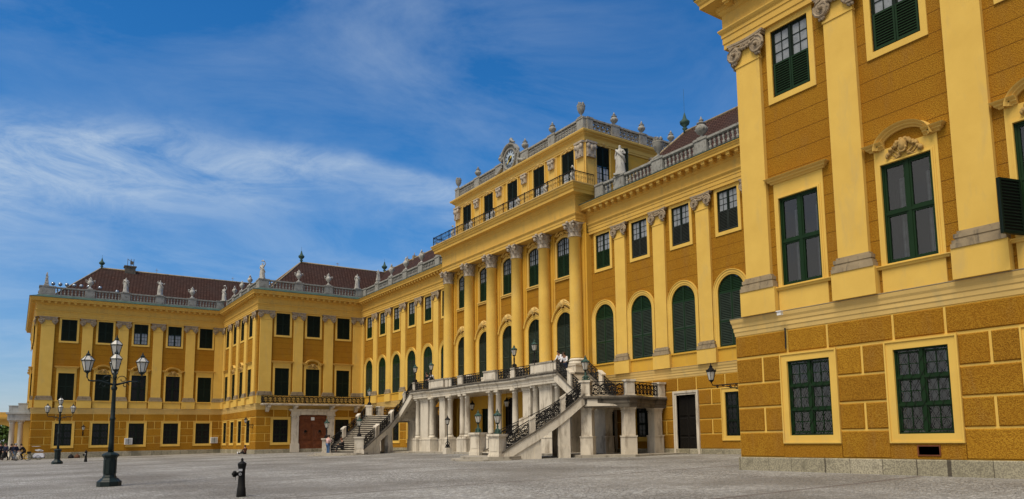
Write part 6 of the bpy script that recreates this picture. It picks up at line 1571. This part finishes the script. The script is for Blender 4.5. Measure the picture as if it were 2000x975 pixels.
sit = dict(pel=(0, 0, .12), spine=(0, .02, .32), chest=(0, -.02, .54), neck=(0, -.06, .68), head=(0, -.11, .81), ls=(-.18, -.02, .59), rs=(.18, -.02, .59), le=(-.24, -.16, .40), lw=(-.12, -.36, .38), re=(.24, -.16, .40), rw=(.12, -.36, .38),
           lh=(-.09, -.05, .12), lk=(-.12, -.45, .22), la=(-.11, -.55, -.20), lt=(-.11, -.70, -.24), rh=(.09, -.05, .12), rk=(.12, -.46, .20), ra=(.11, -.58, -.20), rtt=(.11, -.73, -.24))
recl = dict(pel=(0, 0, .14), spine=(0, .05, .34), chest=(0, .06, .56), neck=(0, .04, .70), head=(0, .02, .83), ls=(-.18, .06, .60), rs=(.18, .06, .60), le=(-.24, -.1, .40), lw=(-.14, -.32, .34), re=(.24, -.1, .40), rw=(.14, -.32, .34),
            lh=(-.09, -.05, .14), lk=(-.12, -.48, .30), la=(-.10, -.85, .08), lt=(-.10, -.92, .2), rh=(.09, -.05, .14), rk=(.14, -.46, .12), ra=(.12, -.92, .08), rtt=(.12, -.99, .2))
human(-13.7, -10.9, gz(-11)+.03, R(200), 'woman in pink jacket and jeans standing by the lantern pedestal near the gate', phone, 'pink_cloth', 'denim', shoes='white_cloth', s=1.0)
human(-12.9, -9.85, .12, R(-10), 'dark clothed person sitting on the bottom steps right of the woman in pink', sit, 'black_cloth', 'black_cloth', hair='brown_cloth')
human(-9.9, -3.05, TF, R(20), 'man in black behind the far end of the terrace railing', lean, 'black_cloth', 'black_cloth')
human(-9.1, -3.0, TF, R(-10), 'person in white beside the man in black at the far terrace railing', lean, 'white_cloth', 'grey_cloth')
human(10.95, -3.45, TF-.02, R(10), 'man in white shirt leaning on the railing, left one of the near terrace pair', lean, 'white_cloth', 'navy_cloth', s=.9)
human(11.5, -3.42, TF-.30, R(25), 'man in pale shirt at the near stair railing, right one of the pair', lean, 'white_cloth', 'navy_cloth', s=.97)
human(-33.9+.2, YD-.95, gz(-13)+.02, R(-62), 'person in brown reclining on the ground against the plinth near the corner lantern', recl, 'brown_cloth', 'black_cloth', shoes='white_cloth')
gzp = gz(-33.5)
human(-47.3, -33.35, gzp, YAW+R(-90), 'white haired man in black jacket and grey trousers, facing the palace, left of the cyclist', walk, 'navy_cloth', 'grey_cloth', 'grey_hair', 1.02)
human(-49.9, -33.45, gzp, R(130), 'man in dark jacket and jeans walking behind the white haired man', walk, 'navy_cloth', 'denim', 'hair', 1.02)
human(-52.5, -33.75, gzp, R(-30), 'person in pale trousers stepping left among the walkers', walk, 'black_cloth', 'grey_cloth')
human(-50.0, -34.25, gzp, R(60), 'person in navy jacket at the left picture edge', walk, 'navy_cloth', 'black_cloth', s=1.05)
human(-54.0, -34.35, gzp, R(10), 'person in black farthest left among the walkers', walk, 'black_cloth', 'black_cloth', s=1.05)
human(-55.5, -34.75, gzp, R(-60), 'tall dark figure half cut by the left picture edge', walk, 'navy_cloth', 'black_cloth', s=1.08)
# cyclist with trailer
bx0, by0 = -44.6, -32.8
BW = T(bx0, by0, gz(by0), rz=R(-115)+R(0)); BW = T(bx0, by0, gz(by0), rz=R(-103))
bike = thing('bicycle', 'pale bicycle ridden past the corner of the far wing', 'bicycle', BW)
wh = MB(); wh.torusarc(0, 0, .33, [(-.02, -.018), (.02, -.018), (.02, .018), (-.02, .018)], 0, 2*math.pi, 24); whm = wh.mesh('tyre', 'rubber')
sp = MB()
for q in range(10): a = q*math.pi/5; sp.tube([(0, 0, 0), (.31*math.cos(a), 0, .31*math.sin(a))], .004, 3)
sp.lathe([(.03, -.04), (.03, .04)], 8, M_=Matrix.Rotation(R(90), 4, 'X')); spm = sp.mesh('wheel', 'chrome')
for x in (-.52, .52): o = put('wheel', spm, bike, BW @ T(x, 0, .35)); put('tyre', whm, o, BW @ T(x, 0, .35))
fr_ = MB()
for a, b_ in (((-.52, 0, .35), (-.1, 0, .30)), ((-.1, 0, .3), (-.22, 0, .85)), ((-.52, 0, .35), (-.2, 0, .72)), ((-.1, 0, .3), (.36, 0, .72)), ((-.2, 0, .74), (.34, 0, .82)), ((.52, 0, .35), (.34, 0, .95))): fr_.tube([a, b_], .018, 6)
fr_.build('frame', 'white', bike, BW); hb = MB(); hb.tube([(.2, -.28, 1.0), (.34, -.2, 1.0), (.34, .2, 1.0), (.2, .28, 1.0)], .014, 6); hb.build('handlebar', 'iron', bike, BW)
sd = MB(); sd.lathe([(.02, 0), (.1, .01), (.08, .05), (.02, .06)], 8, c=(-.24, 0, .86)); sd.build('saddle', 'rubber', bike, BW); bs = MB(); bs.box(-.75, -.45, -.17, .17, .72, .95); bs.build('basket', 'iron', bike, BW)
ride = dict(pel=(0, .22, .98), spine=(0, .14, 1.16), chest=(0, .0, 1.36), neck=(0, -.08, 1.49), head=(0, -.13, 1.62), ls=(-.18, .0, 1.40), rs=(.18, .0, 1.40), le=(-.26, -.16, 1.18), lw=(-.25, -.28, 1.05), re=(.26, -.16, 1.18), rw=(.25, -.28, 1.05),
            lh=(-.09, .18, .96), lk=(-.11, -.18, .72), la=(-.11, .04, .34), lt=(-.11, -.10, .28), rh=(.09, .18, .96), rk=(.11, -.12, .62), ra=(.11, .10, .20), rtt=(.11, -.04, .14))
human(bx0, by0, gz(by0), R(-103)+R(90), 'cyclist in black riding the pale bicycle', ride, 'black_cloth', 'black_cloth')
TW = T(bx0-.35+.0, by0+1.45, gz(-31.4), rz=R(-103)); tl = thing('bicycle_trailer', 'low bicycle trailer with pale cover behind the cyclist', 'trailer', TW)
for y in (-.28, .28): o = put('wheel', spm, tl, TW @ T(0, y, .25, s=.7)); put('tyre', whm, o, TW @ T(0, y, .25, s=.7))
cv = MB(); cv.prism([(-.5, .28), (.45, .28), (.5, .5), (.3, .72), (-.35, .74), (-.52, .5)], -.25, .25); cv.build('cover', 'white_cloth', tl, TW); ba = MB(); ba.box(-.55, .55, -.27, .27, .2, .28); ba.tube([(.5, 0, .25), (1.0, 0, .32)], .02, 5); ba.build('frame', 'iron', tl, TW)
# bags left at the foot of the wall
for y, lb, mm in ((-28.2, 'small black bag on the ground against the far wing plinth', 'black_cloth'), (-27.6, 'brown bag beside the black one at the far wing plinth', 'brown_cloth')):
    m = MB(); m.lathe([(.28, 0), (.3, .1), (.24, .3), (.1, .4), (.04, .5)], 9); tag(m.build('bag', mm, None, T(XL+.6, y, gz(y))), lb, 'bag')
